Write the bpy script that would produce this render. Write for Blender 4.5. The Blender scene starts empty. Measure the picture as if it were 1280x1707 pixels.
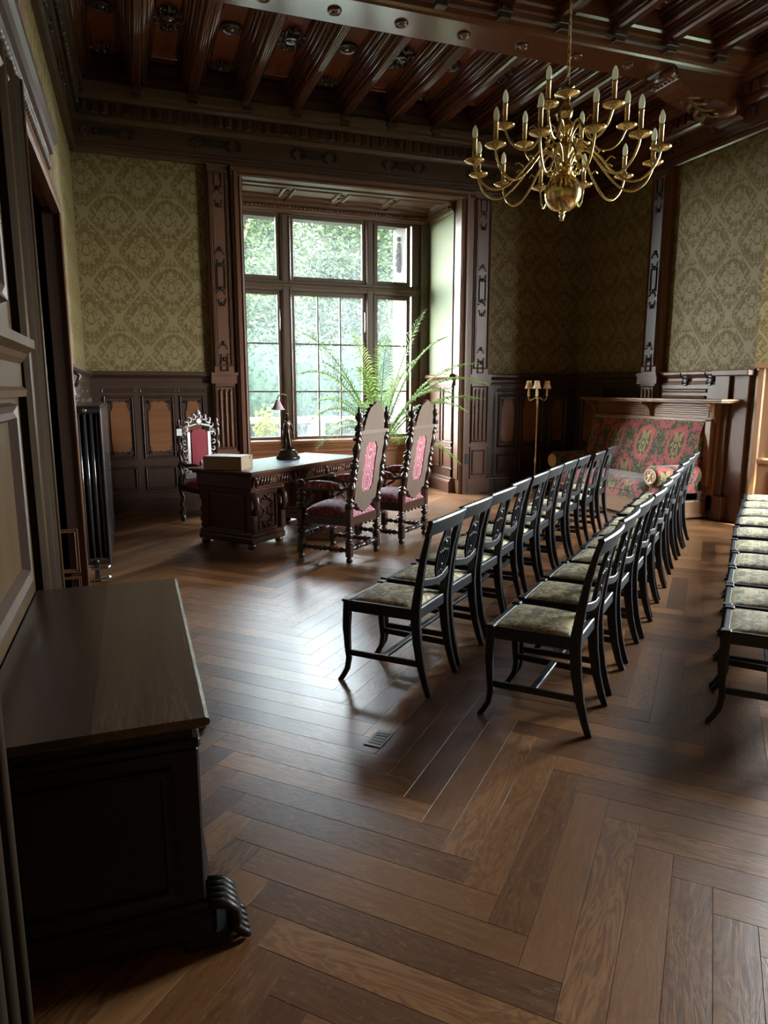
import bpy, math, random
from mathutils import Vector, Matrix
random.seed(7)
S = bpy.context.scene
COL = S.collection
PI = math.pi
R = math.radians

# ------------------------------------------------------------------ camera
F_PX = 1150.0
PITCH = math.atan(205 / F_PX)
YAW = math.atan(420 * math.cos(PITCH) / F_PX)
cam = bpy.data.cameras.new('camera')
cam.sensor_fit = 'HORIZONTAL'
cam.sensor_width = 36.0
cam.lens = F_PX / 1280 * 36.0
cam.clip_start = 0.02
cam.clip_end = 300
camo = bpy.data.objects.new('camera', cam)
COL.objects.link(camo)
camo.location = (0, 0, 1.55)
camo.rotation_euler = (PI / 2 - PITCH, 0, -YAW)
S.camera = camo

# ------------------------------------------------------------------ sky, sun, exposure
SKY = 76.0
SUN = 50.0
EXPO = 0.45
W = bpy.data.worlds.new('sky')
S.world = W
W.use_nodes = True
wn = W.node_tree
for n in list(wn.nodes):
    wn.nodes.remove(n)
wo = wn.nodes.new('ShaderNodeOutputWorld')
bg = wn.nodes.new('ShaderNodeBackground')
tc = wn.nodes.new('ShaderNodeTexCoord')
sx = wn.nodes.new('ShaderNodeSeparateXYZ')
cr = wn.nodes.new('ShaderNodeValToRGB')
cr.color_ramp.elements[0].position = 0.0
cr.color_ramp.elements[0].color = (0.98, 0.98, 0.98, 1)
cr.color_ramp.elements[1].position = 0.9
cr.color_ramp.elements[1].color = (0.70, 0.83, 1.0, 1)
wn.links.new(tc.outputs['Generated'], sx.inputs[0])
wn.links.new(sx.outputs[2], cr.inputs[0])
wn.links.new(cr.outputs[0], bg.inputs[0])
bg.inputs[1].default_value = SKY
wn.links.new(bg.outputs[0], wo.inputs[0])
sl = bpy.data.lights.new('sun', 'SUN')
sl.energy = SUN
sl.angle = R(1.0)
sl.color = (1.0, 0.93, 0.8)
so = bpy.data.objects.new('sun', sl)
COL.objects.link(so)
so.rotation_euler = Vector((0.35, -0.55, 1.25)).to_track_quat('Z', 'Y').to_euler()


def portal(name, loc, rot, sx_, sy_):      # marks a window opening for the sky sampler; gives off no light of its own
    l = bpy.data.lights.new(name, 'AREA')
    l.shape = 'RECTANGLE'
    l.size = sx_
    l.size_y = sy_
    l.cycles.is_portal = True
    o = bpy.data.objects.new(name, l)
    COL.objects.link(o)
    o.location = loc
    o.rotation_euler = rot


portal('window_portal', (2.865, 10.62, 2.45), (R(-90), 0, 0), 3.1, 3.4)
portal('side_window_portal', (7.45, 4.02, 2.5), (0, R(90), 0), 3.3, 2.3)
S.view_settings.view_transform = 'Standard'
S.view_settings.look = 'None'
S.view_settings.exposure = EXPO
S.view_settings.gamma = 1.0
S.view_settings.use_curve_mapping = False
cy = S.cycles
cy.max_bounces = 8
cy.diffuse_bounces = 4
cy.glossy_bounces = 4
cy.transparent_max_bounces = 12
cy.transmission_bounces = 6
cy.caustics_reflective = False
cy.caustics_refractive = False
cy.sample_clamp_indirect = 4.0
cy.use_denoising = True
try:
    cy.denoiser = 'OPENIMAGEDENOISE'
except Exception:
    pass


# ------------------------------------------------------------------ node helper
class V:
    """scalar node expression"""
    def __init__(s, nt, sock):
        s.nt, s.s = nt, sock

    def _m(s, op, *a):
        n = s.nt.nodes.new('ShaderNodeMath')
        n.operation = op
        for i, x in enumerate((s,) + a):
            if isinstance(x, V):
                s.nt.links.new(x.s, n.inputs[i])
            else:
                n.inputs[i].default_value = x
        return V(s.nt, n.outputs[0])

    def __add__(s, o): return s._m('ADD', o)
    def __sub__(s, o): return s._m('SUBTRACT', o)
    def __mul__(s, o): return s._m('MULTIPLY', o)
    def __truediv__(s, o): return s._m('DIVIDE', o)
    def gt(s, o): return s._m('GREATER_THAN', o)
    def lt(s, o): return s._m('LESS_THAN', o)
    def mx(s, o): return s._m('MAXIMUM', o)
    def mn(s, o): return s._m('MINIMUM', o)
    def cos(s): return s._m('COSINE')
    def sin(s): return s._m('SINE')
    def abs(s): return s._m('ABSOLUTE')
    def frac(s): return s._m('FRACT')
    def sqrt(s): return s._m('SQRT')
    def floor(s): return s._m('FLOOR')
    def atan2(s, o): return s._m('ARCTAN2', o)
    def inv(s): return (s * -1.0) + 1.0


def new_mat(name):
    m = bpy.data.materials.new(name)
    m.use_nodes = True
    nt = m.node_tree
    b = nt.nodes['Principled BSDF']
    return m, nt, b


def c4(c):
    return (c[0], c[1], c[2], 1.0)


def mixc(nt, f, a, b):
    n = nt.nodes.new('ShaderNodeMix')
    n.data_type = 'RGBA'
    ins = [i for i in n.inputs if i.enabled]
    fi = n.inputs[0]
    ai, bi = n.inputs[6], n.inputs[7]
    if isinstance(f, V):
        nt.links.new(f.s, fi)
    else:
        fi.default_value = f
    for i, x in ((ai, a), (bi, b)):
        if isinstance(x, tuple):
            i.default_value = c4(x)
        else:
            nt.links.new(x, i)
    return n.outputs[2]


def noise(nt, vec, scale, detail=3.0, rough=0.55, dist=0.0):
    n = nt.nodes.new('ShaderNodeTexNoise')
    n.inputs['Scale'].default_value = scale
    n.inputs['Detail'].default_value = detail
    n.inputs['Roughness'].default_value = rough
    n.inputs['Distortion'].default_value = dist
    if vec is not None:
        nt.links.new(vec, n.inputs['Vector'])
    return V(nt, n.outputs[0])


def mapping(nt, sock, scale, loc=None):
    n = nt.nodes.new('ShaderNodeMapping')
    n.inputs['Scale'].default_value = scale
    nt.links.new(sock, n.inputs['Vector'])
    if loc is not None:
        nt.links.new(loc, n.inputs['Location'])
    return n.outputs[0]


def comb(nt, x, y, z=0.0):
    n = nt.nodes.new('ShaderNodeCombineXYZ')
    for i, a in enumerate((x, y, z)):
        if isinstance(a, V):
            nt.links.new(a.s, n.inputs[i])
        else:
            n.inputs[i].default_value = a
    return n.outputs[0]


def bump(nt, b, h, strength, dist=0.01):
    n = nt.nodes.new('ShaderNodeBump')
    n.inputs['Strength'].default_value = strength
    n.inputs['Distance'].default_value = dist
    nt.links.new(h.s if isinstance(h, V) else h, n.inputs['Height'])
    nt.links.new(n.outputs[0], b.inputs['Normal'])


def sock_tc(nt, which):
    n = nt.nodes.new('ShaderNodeTexCoord')
    return n.outputs[which]


MAT = {}


def wood(name, dark, light, rough=0.35, axis='x', grain=9.0, coat=0.0, bmp=0.15, spec=0.5):
    m, nt, b = new_mat(name)
    co = sock_tc(nt, 'Object')
    sc = {'x': (0.08, 1, 1), 'y': (1, 0.08, 1), 'z': (1, 1, 0.08)}[axis]
    oi = nt.nodes.new('ShaderNodeObjectInfo')
    rnd = V(nt, oi.outputs['Random']) * 7.0
    v = mapping(nt, co, sc, comb(nt, rnd, rnd, rnd))
    g1 = noise(nt, v, grain * 4, 5, 0.6, 0.4)
    g2 = noise(nt, v, grain * 0.7, 2, 0.5, 0.0)
    f = (g1 * 0.6 + g2 * 0.6 - 0.1)
    col = mixc(nt, f, dark, light)
    nt.links.new(col, b.inputs['Base Color'])
    b.inputs['Roughness'].default_value = rough
    b.inputs['Coat Weight'].default_value = coat
    b.inputs['Coat Roughness'].default_value = 0.20
    b.inputs['Specular IOR Level'].default_value = spec
    bump(nt, b, g1, bmp, 0.004)
    MAT[name] = m
    return m


def plain(name, col, rough=0.5, metal=0.0, bmp=0.0, bs=40.0, coat=0.0, var=0.0):
    m, nt, b = new_mat(name)
    co = sock_tc(nt, 'Object')
    n = noise(nt, co, bs, 4)
    if var:
        d = tuple(c * (1 - var) for c in col)
        l = tuple(min(1, c * (1 + var)) for c in col)
        nt.links.new(mixc(nt, n, d, l), b.inputs['Base Color'])
    else:
        b.inputs['Base Color'].default_value = c4(col)
    b.inputs['Roughness'].default_value = rough
    b.inputs['Metallic'].default_value = metal
    b.inputs['Coat Weight'].default_value = coat
    if bmp:
        bump(nt, b, n, bmp, 0.003)
    MAT[name] = m
    return m


for ax in 'xyz':
    wood('ceil_' + ax, (0.085, 0.028, 0.018), (0.20, 0.072, 0.047), 0.24, ax, 14, 1.0, 0.03)
    wood('dark_' + ax, (0.026, 0.013, 0.009), (0.080, 0.042, 0.028), 0.42, ax, 14, 0.08)
    wood('warm_' + ax, (0.085, 0.034, 0.018), (0.18, 0.080, 0.042), 0.46, ax, 14, 0.05)
    wood('oak_' + ax, (0.17, 0.082, 0.036), (0.34, 0.18, 0.088), 0.42, ax, 14, 0.1)
wood('panel_gloss', (0.14, 0.042, 0.022), (0.31, 0.100, 0.050), 0.14, 'y', 9, 0.7)
wood('desk_wood', (0.035, 0.014, 0.009), (0.13, 0.055, 0.032), 0.30, 'x', 8, 0.3)
wood('throne_wood', (0.022, 0.010, 0.007), (0.065, 0.030, 0.020), 0.28, 'z', 8, 0.35)
wood('throne_back', (0.085, 0.052, 0.036), (0.155, 0.10, 0.072), 0.55, 'z', 8, 0.0)
wood('chest_top', (0.012, 0.006, 0.004), (0.135, 0.078, 0.054), 0.25, 'y', 30, 0.15, 0.25)
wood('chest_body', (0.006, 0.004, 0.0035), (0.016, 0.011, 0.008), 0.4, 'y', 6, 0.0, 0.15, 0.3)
wood('frame_wood', (0.070, 0.042, 0.028), (0.16, 0.10, 0.070), 0.5, 'z', 12, 0.0)
wood('casing_wood', (0.016, 0.011, 0.008), (0.045, 0.031, 0.021), 0.7, 'z', 14, 0.0, 0.15, 0.0)
wood('aged_oak', (0.022, 0.012, 0.005), (0.080, 0.044, 0.017), 0.45, 'z', 12, 0.0, 0.15, 0.2)
wood('frieze_wood', (0.055, 0.026, 0.018), (0.13, 0.068, 0.046), 0.4, 'x', 14, 0.1)
wood('apron_wood', (0.20, 0.075, 0.030), (0.36, 0.155, 0.070), 0.4, 'x', 12, 0.1)
wood('lid_dark', (0.016, 0.009, 0.007), (0.060, 0.034, 0.026), 0.22, 'y', 30, 0.25, 0.15)
wood('burr', (0.10, 0.036, 0.014), (0.30, 0.125, 0.055), 0.35, 'x', 5, 0.2)
plain('carved', (0.030, 0.018, 0.013), 0.35, 0, 0.6, 60, 0.2, 0.3)
plain('gilt', (0.20, 0.115, 0.05), 0.36, 0.7, 0.5, 60, 0, 0.4)
plain('silvered', (0.33, 0.29, 0.275), 0.34, 0.6, 0.5, 60, 0, 0.5)
plain('chair_black', (0.0062, 0.0072, 0.009), 0.44, 0, 0.12, 25, 0.0)
plain('brass', (0.90, 0.70, 0.32), 0.19, 1.0)
plain('brass_dull', (0.55, 0.38, 0.17), 0.36, 1.0)
plain('steel', (0.5, 0.5, 0.5), 0.3, 1.0)
plain('plate_metal', (0.13, 0.10, 0.08), 0.4, 0.6)
plain('ornament_dark', (0.055, 0.036, 0.028), 0.22, 0.25, 0.2, 60, 0.8, 0.4)
plain('iron', (0.012, 0.012, 0.013), 0.4, 0.3, 0.2)
plain('radiator_black', (0.030, 0.028, 0.028), 0.24, 0.0, 0, 40, 0.4)
plain('bronze', (0.060, 0.042, 0.028), 0.33, 0.8, 0.25, 60)
plain('cardboard', (0.37, 0.26, 0.17), 0.8, 0, 0.1, 90, 0, 0.08)
plain('paper_white', (0.75, 0.75, 0.72), 0.7)
plain('shade_cream', (0.72, 0.52, 0.30), 0.8)
plain('candle_cream', (0.74, 0.56, 0.36), 0.6)
plain('leather_top', (0.28, 0.33, 0.39), 0.26, 0, 0.25, 50, 0, 0.18)
plain('green_paint', (0.23, 0.255, 0.15), 0.75, 0, 0.05, 8, 0, 0.05)
plain('plaster', (0.30, 0.28, 0.24), 0.9)
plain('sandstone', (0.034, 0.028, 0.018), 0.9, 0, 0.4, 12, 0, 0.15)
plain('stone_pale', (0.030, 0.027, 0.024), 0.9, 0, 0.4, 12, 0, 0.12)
plain('terracotta', (0.22, 0.10, 0.06), 0.6, 0, 0.2, 20, 0, 0.2)
plain('soil', (0.03, 0.02, 0.015), 0.95, 0, 0.8, 60)
plain('bark', (0.06, 0.045, 0.03), 0.95, 0, 0.8, 20, 0, 0.3)
plain('grass_green', (0.025, 0.040, 0.012), 0.95, 0, 0.6, 6, 0, 0.5)
plain('void_dark', (0.010, 0.008, 0.007), 0.6)
plain('tulip_glass', (0.55, 0.42, 0.45), 0.35)


def bulb_mat():
    m, nt, b = new_mat('bulb_glass')
    b.inputs['Base Color'].default_value = (0.90, 0.90, 0.74, 1)
    b.inputs['Roughness'].default_value = 0.25
    t = nt.nodes.new('ShaderNodeBsdfTranslucent')
    t.inputs[0].default_value = (0.95, 0.95, 0.80, 1)
    mx = nt.nodes.new('ShaderNodeMixShader')
    mx.inputs[0].default_value = 0.6
    nt.links.new(b.outputs[0], mx.inputs[1])
    nt.links.new(t.outputs[0], mx.inputs[2])
    nt.links.new(mx.outputs[0], nt.nodes['Material Output'].inputs[0])
    MAT['bulb_glass'] = m


bulb_mat()


def leaf_mat(name, a, bcol, trans=0.35, spec=0.02):
    m, nt, b = new_mat(name)
    gi = nt.nodes.new('ShaderNodeNewGeometry')
    col = mixc(nt, V(nt, gi.outputs['Random Per Island']), a, bcol)
    nt.links.new(col, b.inputs['Base Color'])
    b.inputs['Roughness'].default_value = 0.6
    b.inputs['Specular IOR Level'].default_value = spec
    t = nt.nodes.new('ShaderNodeBsdfTranslucent')
    nt.links.new(col, t.inputs[0])
    mx = nt.nodes.new('ShaderNodeMixShader')
    mx.inputs[0].default_value = trans
    out = nt.nodes['Material Output']
    nt.links.new(b.outputs[0], mx.inputs[1])
    nt.links.new(t.outputs[0], mx.inputs[2])
    nt.links.new(mx.outputs[0], out.inputs[0])
    MAT[name] = m


leaf_mat('palm_leaf', (0.13, 0.23, 0.04), (0.32, 0.43, 0.11), 0.4, 0.3)
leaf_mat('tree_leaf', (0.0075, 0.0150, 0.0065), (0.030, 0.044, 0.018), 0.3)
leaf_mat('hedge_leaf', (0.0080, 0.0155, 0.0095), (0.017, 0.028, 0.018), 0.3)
leaf_mat('yellow_leaf', (0.05, 0.06, 0.008), (0.09, 0.095, 0.016))


def glass_mat():
    m, nt, b = new_mat('seedy_glass')
    out = nt.nodes['Material Output']
    nt.nodes.remove(b)
    co = sock_tc(nt, 'Object')
    n1 = noise(nt, co, 70, 3, 0.7)
    n2 = noise(nt, co, 1.3, 2, 0.5)
    tr = nt.nodes.new('ShaderNodeBsdfTransparent')
    tr.inputs[0].default_value = (0.94, 0.97, 0.96, 1)
    tl = nt.nodes.new('ShaderNodeBsdfTranslucent')
    tl.inputs[0].default_value = (0.80, 0.88, 0.88, 1)
    gl = nt.nodes.new('ShaderNodeBsdfGlossy')
    gl.inputs['Roughness'].default_value = 0.12
    f = ((n1 - 0.5) * 0.10 + (n2 - 0.5) * 0.025 + 0.014).mx(0.002)
    m1 = nt.nodes.new('ShaderNodeMixShader')
    nt.links.new(f.s, m1.inputs[0])
    nt.links.new(tr.outputs[0], m1.inputs[1])
    nt.links.new(tl.outputs[0], m1.inputs[2])
    m2 = nt.nodes.new('ShaderNodeMixShader')
    m2.inputs[0].default_value = 0.05
    nt.links.new(m1.outputs[0], m2.inputs[1])
    nt.links.new(gl.outputs[0], m2.inputs[2])
    nt.links.new(m2.outputs[0], out.inputs[0])
    MAT['seedy_glass'] = m


glass_mat()


def damask(nt, u, v, px, py, k=5.0, r0=0.23, seed=0.0):
    """mirror-symmetric half-drop figure; returns g (ogee field), rosette mask, leaf mask, vine mask, radius"""
    a = u / px
    c = v / py
    g = (a * (2 * PI)).cos() + (c * (2 * PI)).cos()
    isA = g.gt(0.0)
    fa = (a + 0.5).frac() - 0.5
    fc = (c + 0.5).frac() - 0.5
    ga = a.frac() - 0.5
    gc = c.frac() - 0.5
    lx = fa * isA + ga * isA.inv()
    ly = fc * isA + gc * isA.inv()
    ax = lx.abs()
    r = (lx * lx + ly * ly).sqrt()
    th = ly.atan2(ax)
    nz = noise(nt, comb(nt, ax * 7.0, ly * 7.0, seed), 1.0, 2, 0.6, 0.5)
    ros = r.lt((th * 6.0).cos() * 0.022 + (th * 13.0).cos() * 0.018 + (nz - 0.5) * 0.22 + r0 * 1.08)
    ring = (r - r0 * 0.34 - (nz - 0.5) * 0.1).abs().lt(0.011).inv()
    petal = (nz - 0.47).abs().gt(0.022).mx(r.lt(r0 * 0.3))
    ros_m = ros * ring * petal
    vec = comb(nt, ax + seed, ly + seed * 0.5, isA * 3.1)
    n1 = noise(nt, vec, k * 2.2, 1.5, 0.5, 1.2)
    leaf = (n1 - 0.5).abs().lt(0.055).inv() * n1.gt(0.40)
    leaf = leaf * r.gt(r0 + 0.05)
    vine = (g.abs() - (n1 - 0.5) * 0.5).abs().lt(0.13)
    return g, ros_m, leaf, vine, r, n1, isA


def wallpaper():
    m, nt, b = new_mat('wallpaper')
    uv = sock_tc(nt, 'UV')
    s = nt.nodes.new('ShaderNodeSeparateXYZ')
    nt.links.new(uv, s.inputs[0])
    u, v = V(nt, s.outputs[0]), V(nt, s.outputs[1])
    g, ros, leaf, vine, r, n1, isA = damask(nt, u, v, 0.64, 0.80, 5.0, 0.22)
    mask = ros.mx(leaf).mx(vine)
    thread = noise(nt, mapping(nt, uv, (1, 6, 1)), 260, 2)
    f = mask * (thread * 0.4 + 0.8)
    col = mixc(nt, f, (0.150, 0.104, 0.036), (0.255, 0.198, 0.098))
    nt.links.new(col, b.inputs['Base Color'])
    rg = mask * -0.12 + 0.66
    b.inputs['Specular IOR Level'].default_value = 0.22
    nt.links.new(rg.s, b.inputs['Roughness'])
    bump(nt, b, mask * 0.5 + thread * 0.3, 0.15, 0.002)
    MAT['wallpaper'] = m


wallpaper()


def sofa_fabric():
    m, nt, b = new_mat('sofa_tapestry')
    uv = sock_tc(nt, 'UV')
    s = nt.nodes.new('ShaderNodeSeparateXYZ')
    nt.links.new(uv, s.inputs[0])
    u, v = V(nt, s.outputs[0]), V(nt, s.outputs[1])
    g, ros, leaf, vine, r, n1, isA = damask(nt, u, v, 0.58, 0.86, 7.5, 0.15, 1.7)
    fine = noise(nt, mapping(nt, uv, (1, 1, 1)), 45, 3)
    n2 = noise(nt, uv, 9, 3, 0.6, 1.0)
    pink = (0.44, 0.080, 0.100)
    red = (0.50, 0.10, 0.060)
    green = (0.040, 0.060, 0.022)
    ochre = (0.35, 0.25, 0.10)
    base = mixc(nt, n2.gt(0.545), green, pink)
    band = (r - 0.245 - (n1 - 0.5) * 0.25).abs().lt(0.045)
    c1 = mixc(nt, band, base, mixc(nt, n2.gt(0.56), pink, red))
    c2 = mixc(nt, leaf * band.inv(), c1, green)
    c3 = mixc(nt, n1.gt(0.60) * band.inv(), c2, ochre)
    c4_ = mixc(nt, r.lt(0.185), c3, green)
    c5 = mixc(nt, ros, c4_, ochre)
    c6 = mixc(nt, (fine - 0.3) * 0.5, c5, (0.05, 0.035, 0.02))
    nt.links.new(c6, b.inputs['Base Color'])
    b.inputs['Roughness'].default_value = 0.85
    b.inputs['Sheen Weight'].default_value = 0.3
    bump(nt, b, fine, 0.3, 0.004)
    MAT['sofa_tapestry'] = m


sofa_fabric()


def velvet():
    m, nt, b = new_mat('red_velvet')
    uv = sock_tc(nt, 'UV')
    s = nt.nodes.new('ShaderNodeSeparateXYZ')
    nt.links.new(uv, s.inputs[0])
    u, v = V(nt, s.outputs[0]), V(nt, s.outputs[1])
    g, ros, leaf, vine, r, n1, isA = damask(nt, u, v, 0.20, 0.36, 4.0, 0.2, 0.6)
    line = (g.abs() - 0.16).abs().lt(0.045)
    scroll = (n1 - 0.5).abs().lt(0.014)
    edge = (r - 0.2).abs().lt(0.012)
    f = line.mx(scroll * 0.8).mx(edge)
    col = mixc(nt, f, (0.24, 0.020, 0.050), (0.66, 0.42, 0.42))
    nt.links.new(col, b.inputs['Base Color'])
    b.inputs['Roughness'].default_value = 0.75
    b.inputs['Sheen Weight'].default_value = 0.35
    bump(nt, b, f.inv(), 0.3, 0.003)
    MAT['red_velvet'] = m
    plain('plain_velvet', (0.22, 0.020, 0.030), 0.8, 0, 0.1, 80)


velvet()


def seat_fabric():
    m, nt, b = new_mat('leafy_brocade')
    uv = sock_tc(nt, 'UV')
    s = nt.nodes.new('ShaderNodeSeparateXYZ')
    nt.links.new(uv, s.inputs[0])
    oi = nt.nodes.new('ShaderNodeObjectInfo')
    rnd = V(nt, oi.outputs['Random']) * 3.0
    u, v = V(nt, s.outputs[0]), V(nt, s.outputs[1])
    ax = ((u + rnd * 0.05) / 0.22).frac() - 0.5
    vec = comb(nt, ax.abs() * 0.22, v + rnd, 0.0)
    n1 = noise(nt, vec, 17, 2, 0.5, 1.5)
    n2 = noise(nt, vec, 40, 2, 0.5, 0.6)
    th = noise(nt, uv, 300, 2)
    leaf = n1.gt(0.5)
    veins = (n1 - 0.56).abs().lt(0.012)
    c1 = mixc(nt, leaf, (0.72, 0.58, 0.33), (0.255, 0.222, 0.150))
    c2 = mixc(nt, veins, c1, (0.50, 0.41, 0.24))
    c3 = mixc(nt, n2.gt(0.60), c2, (0.33, 0.29, 0.19))
    c4_ = mixc(nt, th * 0.25, c3, (0.40, 0.34, 0.22))
    nt.links.new(c4_, b.inputs['Base Color'])
    b.inputs['Roughness'].default_value = 0.7
    bump(nt, b, th, 0.2, 0.002)
    MAT['leafy_brocade'] = m


seat_fabric()


def plank_mat():
    m, nt, b = new_mat('oak_parquet')
    uv = sock_tc(nt, 'UV')
    oi = nt.nodes.new('ShaderNodeObjectInfo')
    gi = nt.nodes.new('ShaderNodeNewGeometry')
    rnd = (V(nt, oi.outputs['Random']) + V(nt, gi.outputs['Random Per Island'])).frac()
    off = comb(nt, rnd * 13.0, rnd * 29.0, rnd * 7.0)
    v1 = mapping(nt, uv, (1.0, 9.0, 1.0), off)
    v2 = mapping(nt, uv, (1.2, 5.0, 1.0), off)
    g1 = noise(nt, v1, 7.0, 6, 0.7, 0.3)
    g2 = noise(nt, v2, 1.6, 3, 0.6, 1.5)
    fig = ((g2 * 55.0).sin() * 0.5 + 0.5)        # cathedral figure of the oak
    fl = noise(nt, mapping(nt, uv, (6, 16, 1), off), 6, 2, 0.5, 0.6)
    f = g1 * 0.60 + fig * 0.42 * (rnd * 5.0).frac() * (rnd * 5.0).frac() + rnd * 0.5 - 0.2
    col = mixc(nt, f, (0.060, 0.021, 0.007), (0.36, 0.160, 0.060))
    col = mixc(nt, fl.gt(0.64) * 0.4, col, (0.27, 0.155, 0.08))
    nt.links.new(col, b.inputs['Base Color'])
    rg = noise(nt, sock_tc(nt, 'Object'), 2.0, 3) * 0.14 + g1 * 0.12 + 0.22
    nt.links.new(rg.s, b.inputs['Roughness'])
    b.inputs['Specular IOR Level'].default_value = 0.5
    b.inputs['Coat Weight'].default_value = 0.15
    b.inputs['Coat Roughness'].default_value = 0.24
    bump(nt, b, g1 * 0.8 + fig * 0.2, 0.22, 0.003)
    MAT['oak_parquet'] = m


plank_mat()


# ------------------------------------------------------------------ mesh builder
class MB:
    def __init__(s, mtx=None):
        s.v, s.f, s.uv, s.sm = [], [], [], []
        s.M = mtx or Matrix.Identity(4)

    def add(s, vs, fs, smooth=False, uvs=None):
        n = len(s.v)
        s.v += [tuple(s.M @ Vector(p)) for p in vs]
        for k, f in enumerate(fs):
            s.f.append([n + i for i in f])
            s.sm.append(smooth)
            s.uv.append(uvs[k] if uvs else None)
        return s

    def box(s, x0, x1, y0, y1, z0, z1, b=0.0):
        if b <= 0:
            vs = [(x0, y0, z0), (x1, y0, z0), (x1, y1, z0), (x0, y1, z0), (x0, y0, z1), (x1, y0, z1), (x1, y1, z1), (x0, y1, z1)]
            return s.add(vs, [(0, 3, 2, 1), (4, 5, 6, 7), (0, 1, 5, 4), (1, 2, 6, 5), (2, 3, 7, 6), (3, 0, 4, 7)])
        b = min(b, (x1 - x0) * .45, (y1 - y0) * .45, (z1 - z0) * .45)
        vs, fs = [], []
        ids = {}
        for ix, X in ((0, (x0, x1)), ):
            pass
        for cx in (0, 1):
            for cyy in (0, 1):
                for cz in (0, 1):
                    X, Y, Z = (x0, x1)[cx], (y0, y1)[cyy], (z0, z1)[cz]
                    dx, dy, dz = (b, -b)[cx], (b, -b)[cyy], (b, -b)[cz]
                    for a, p in (('x', (X, Y + dy, Z + dz)), ('y', (X + dx, Y, Z + dz)), ('z', (X + dx, Y + dy, Z))):
                        ids[(cx, cyy, cz, a)] = len(vs)
                        vs.append(p)
        I = lambda x, y, z, a: ids[(x, y, z, a)]
        for c in (0, 1):
            q = [I(c, 0, 0, 'x'), I(c, 1, 0, 'x'), I(c, 1, 1, 'x'), I(c, 0, 1, 'x')]
            fs.append(q if c else q[::-1])
            q = [I(0, c, 0, 'y'), I(0, c, 1, 'y'), I(1, c, 1, 'y'), I(1, c, 0, 'y')]
            fs.append(q if c else q[::-1])
            q = [I(0, 0, c, 'z'), I(1, 0, c, 'z'), I(1, 1, c, 'z'), I(0, 1, c, 'z')]
            fs.append(q if c else q[::-1])
        for a in (0, 1):
            for d in (0, 1):
                fl = (a + d) % 2 == 0
                q = [I(a, d, 0, 'x'), I(a, d, 0, 'y'), I(a, d, 1, 'y'), I(a, d, 1, 'x')]
                fs.append(q if not fl else q[::-1])
                q = [I(a, 0, d, 'x'), I(a, 1, d, 'x'), I(a, 1, d, 'z'), I(a, 0, d, 'z')]
                fs.append(q if fl else q[::-1])
                q = [I(0, a, d, 'y'), I(0, a, d, 'z'), I(1, a, d, 'z'), I(1, a, d, 'y')]
                fs.append(q if fl else q[::-1])
        for cx in (0, 1):
            for cyy in (0, 1):
                for cz in (0, 1):
                    q = [I(cx, cyy, cz, 'x'), I(cx, cyy, cz, 'y'), I(cx, cyy, cz, 'z')]
                    fs.append(q if (cx + cyy + cz) % 2 else q[::-1])
        return s.add(vs, fs)

    def lathe(s, prof, c=(0, 0, 0), axis=(0, 0, 1), n=16, smooth=True, off=None, sq=False):
        """prof: (r, h) from bottom to top"""
        a = Vector(axis).normalized()
        q = a.to_track_quat('Z', 'Y')
        c = Vector(c)
        vs, fs = [], []
        for k, (r, h) in enumerate(prof):
            ox, oy = off(k, h) if off else (0, 0)
            for i in range(n):
                t = 2 * PI * i / n
                vs.append(tuple(c + q @ Vector((ox + r * math.cos(t), oy + r * math.sin(t), h))))
        m = len(prof)
        for k in range(m - 1):
            for i in range(n):
                j = (i + 1) % n
                fs.append((k * n + i, k * n + j, (k + 1) * n + j, (k + 1) * n + i))
        if prof[0][0] > 1e-5:
            fs.append(tuple(range(n - 1, -1, -1)))
        if prof[-1][0] > 1e-5:
            fs.append(tuple((m - 1) * n + i for i in range(n)))
        return s.add(vs, fs, smooth)

    def tube(s, pts, rad, n=8, smooth=True, flat=1.0, up=None, caps=True):
        pts = [Vector(p) for p in pts]
        m = len(pts)
        rr = rad if isinstance(rad, (list, tuple)) else [rad] * m
        vs, fs = [], []
        t0 = (pts[1] - pts[0]).normalized()
        ref = Vector(up) if up else (Vector((0, 0, 1)) if abs(t0.z) < 0.9 else Vector((1, 0, 0)))
        nrm = (ref - t0 * ref.dot(t0)).normalized()
        for k in range(m):
            t = (pts[min(k + 1, m - 1)] - pts[max(k - 1, 0)]).normalized()
            nrm = (nrm - t * nrm.dot(t)).normalized()
            bn = t.cross(nrm)
            for i in range(n):
                a = 2 * PI * i / n
                vs.append(tuple(pts[k] + nrm * math.cos(a) * rr[k] + bn * math.sin(a) * rr[k] * flat))
        for k in range(m - 1):
            for i in range(n):
                j = (i + 1) % n
                fs.append((k * n + i, k * n + j, (k + 1) * n + j, (k + 1) * n + i))
        if caps:
            fs.append(tuple(range(n - 1, -1, -1)))
            fs.append(tuple((m - 1) * n + i for i in range(n)))
        return s.add(vs, fs, smooth)

    def bar(s, pts, w, d, side=(1, 0, 0), ws=None):
        """rectangular bar along pts: width w along `side`, depth d perpendicular"""
        pts = [Vector(p) for p in pts]
        m = len(pts)
        sd = Vector(side).normalized()
        vs, fs = [], []
        for k in range(m):
            t = (pts[min(k + 1, m - 1)] - pts[max(k - 1, 0)]).normalized()
            sv = (sd - t * sd.dot(t)).normalized()
            o = t.cross(sv)
            ww, dd = (ws[k] if ws else (w, d))
            e = min(ww, dd) * 0.18
            for a, bb in ((-ww / 2 + e, -dd / 2), (ww / 2 - e, -dd / 2), (ww / 2, -dd / 2 + e), (ww / 2, dd / 2 - e), (ww / 2 - e, dd / 2), (-ww / 2 + e, dd / 2), (-ww / 2, dd / 2 - e), (-ww / 2, -dd / 2 + e)):
                vs.append(tuple(pts[k] + sv * a + o * bb))
        n = 8
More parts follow.
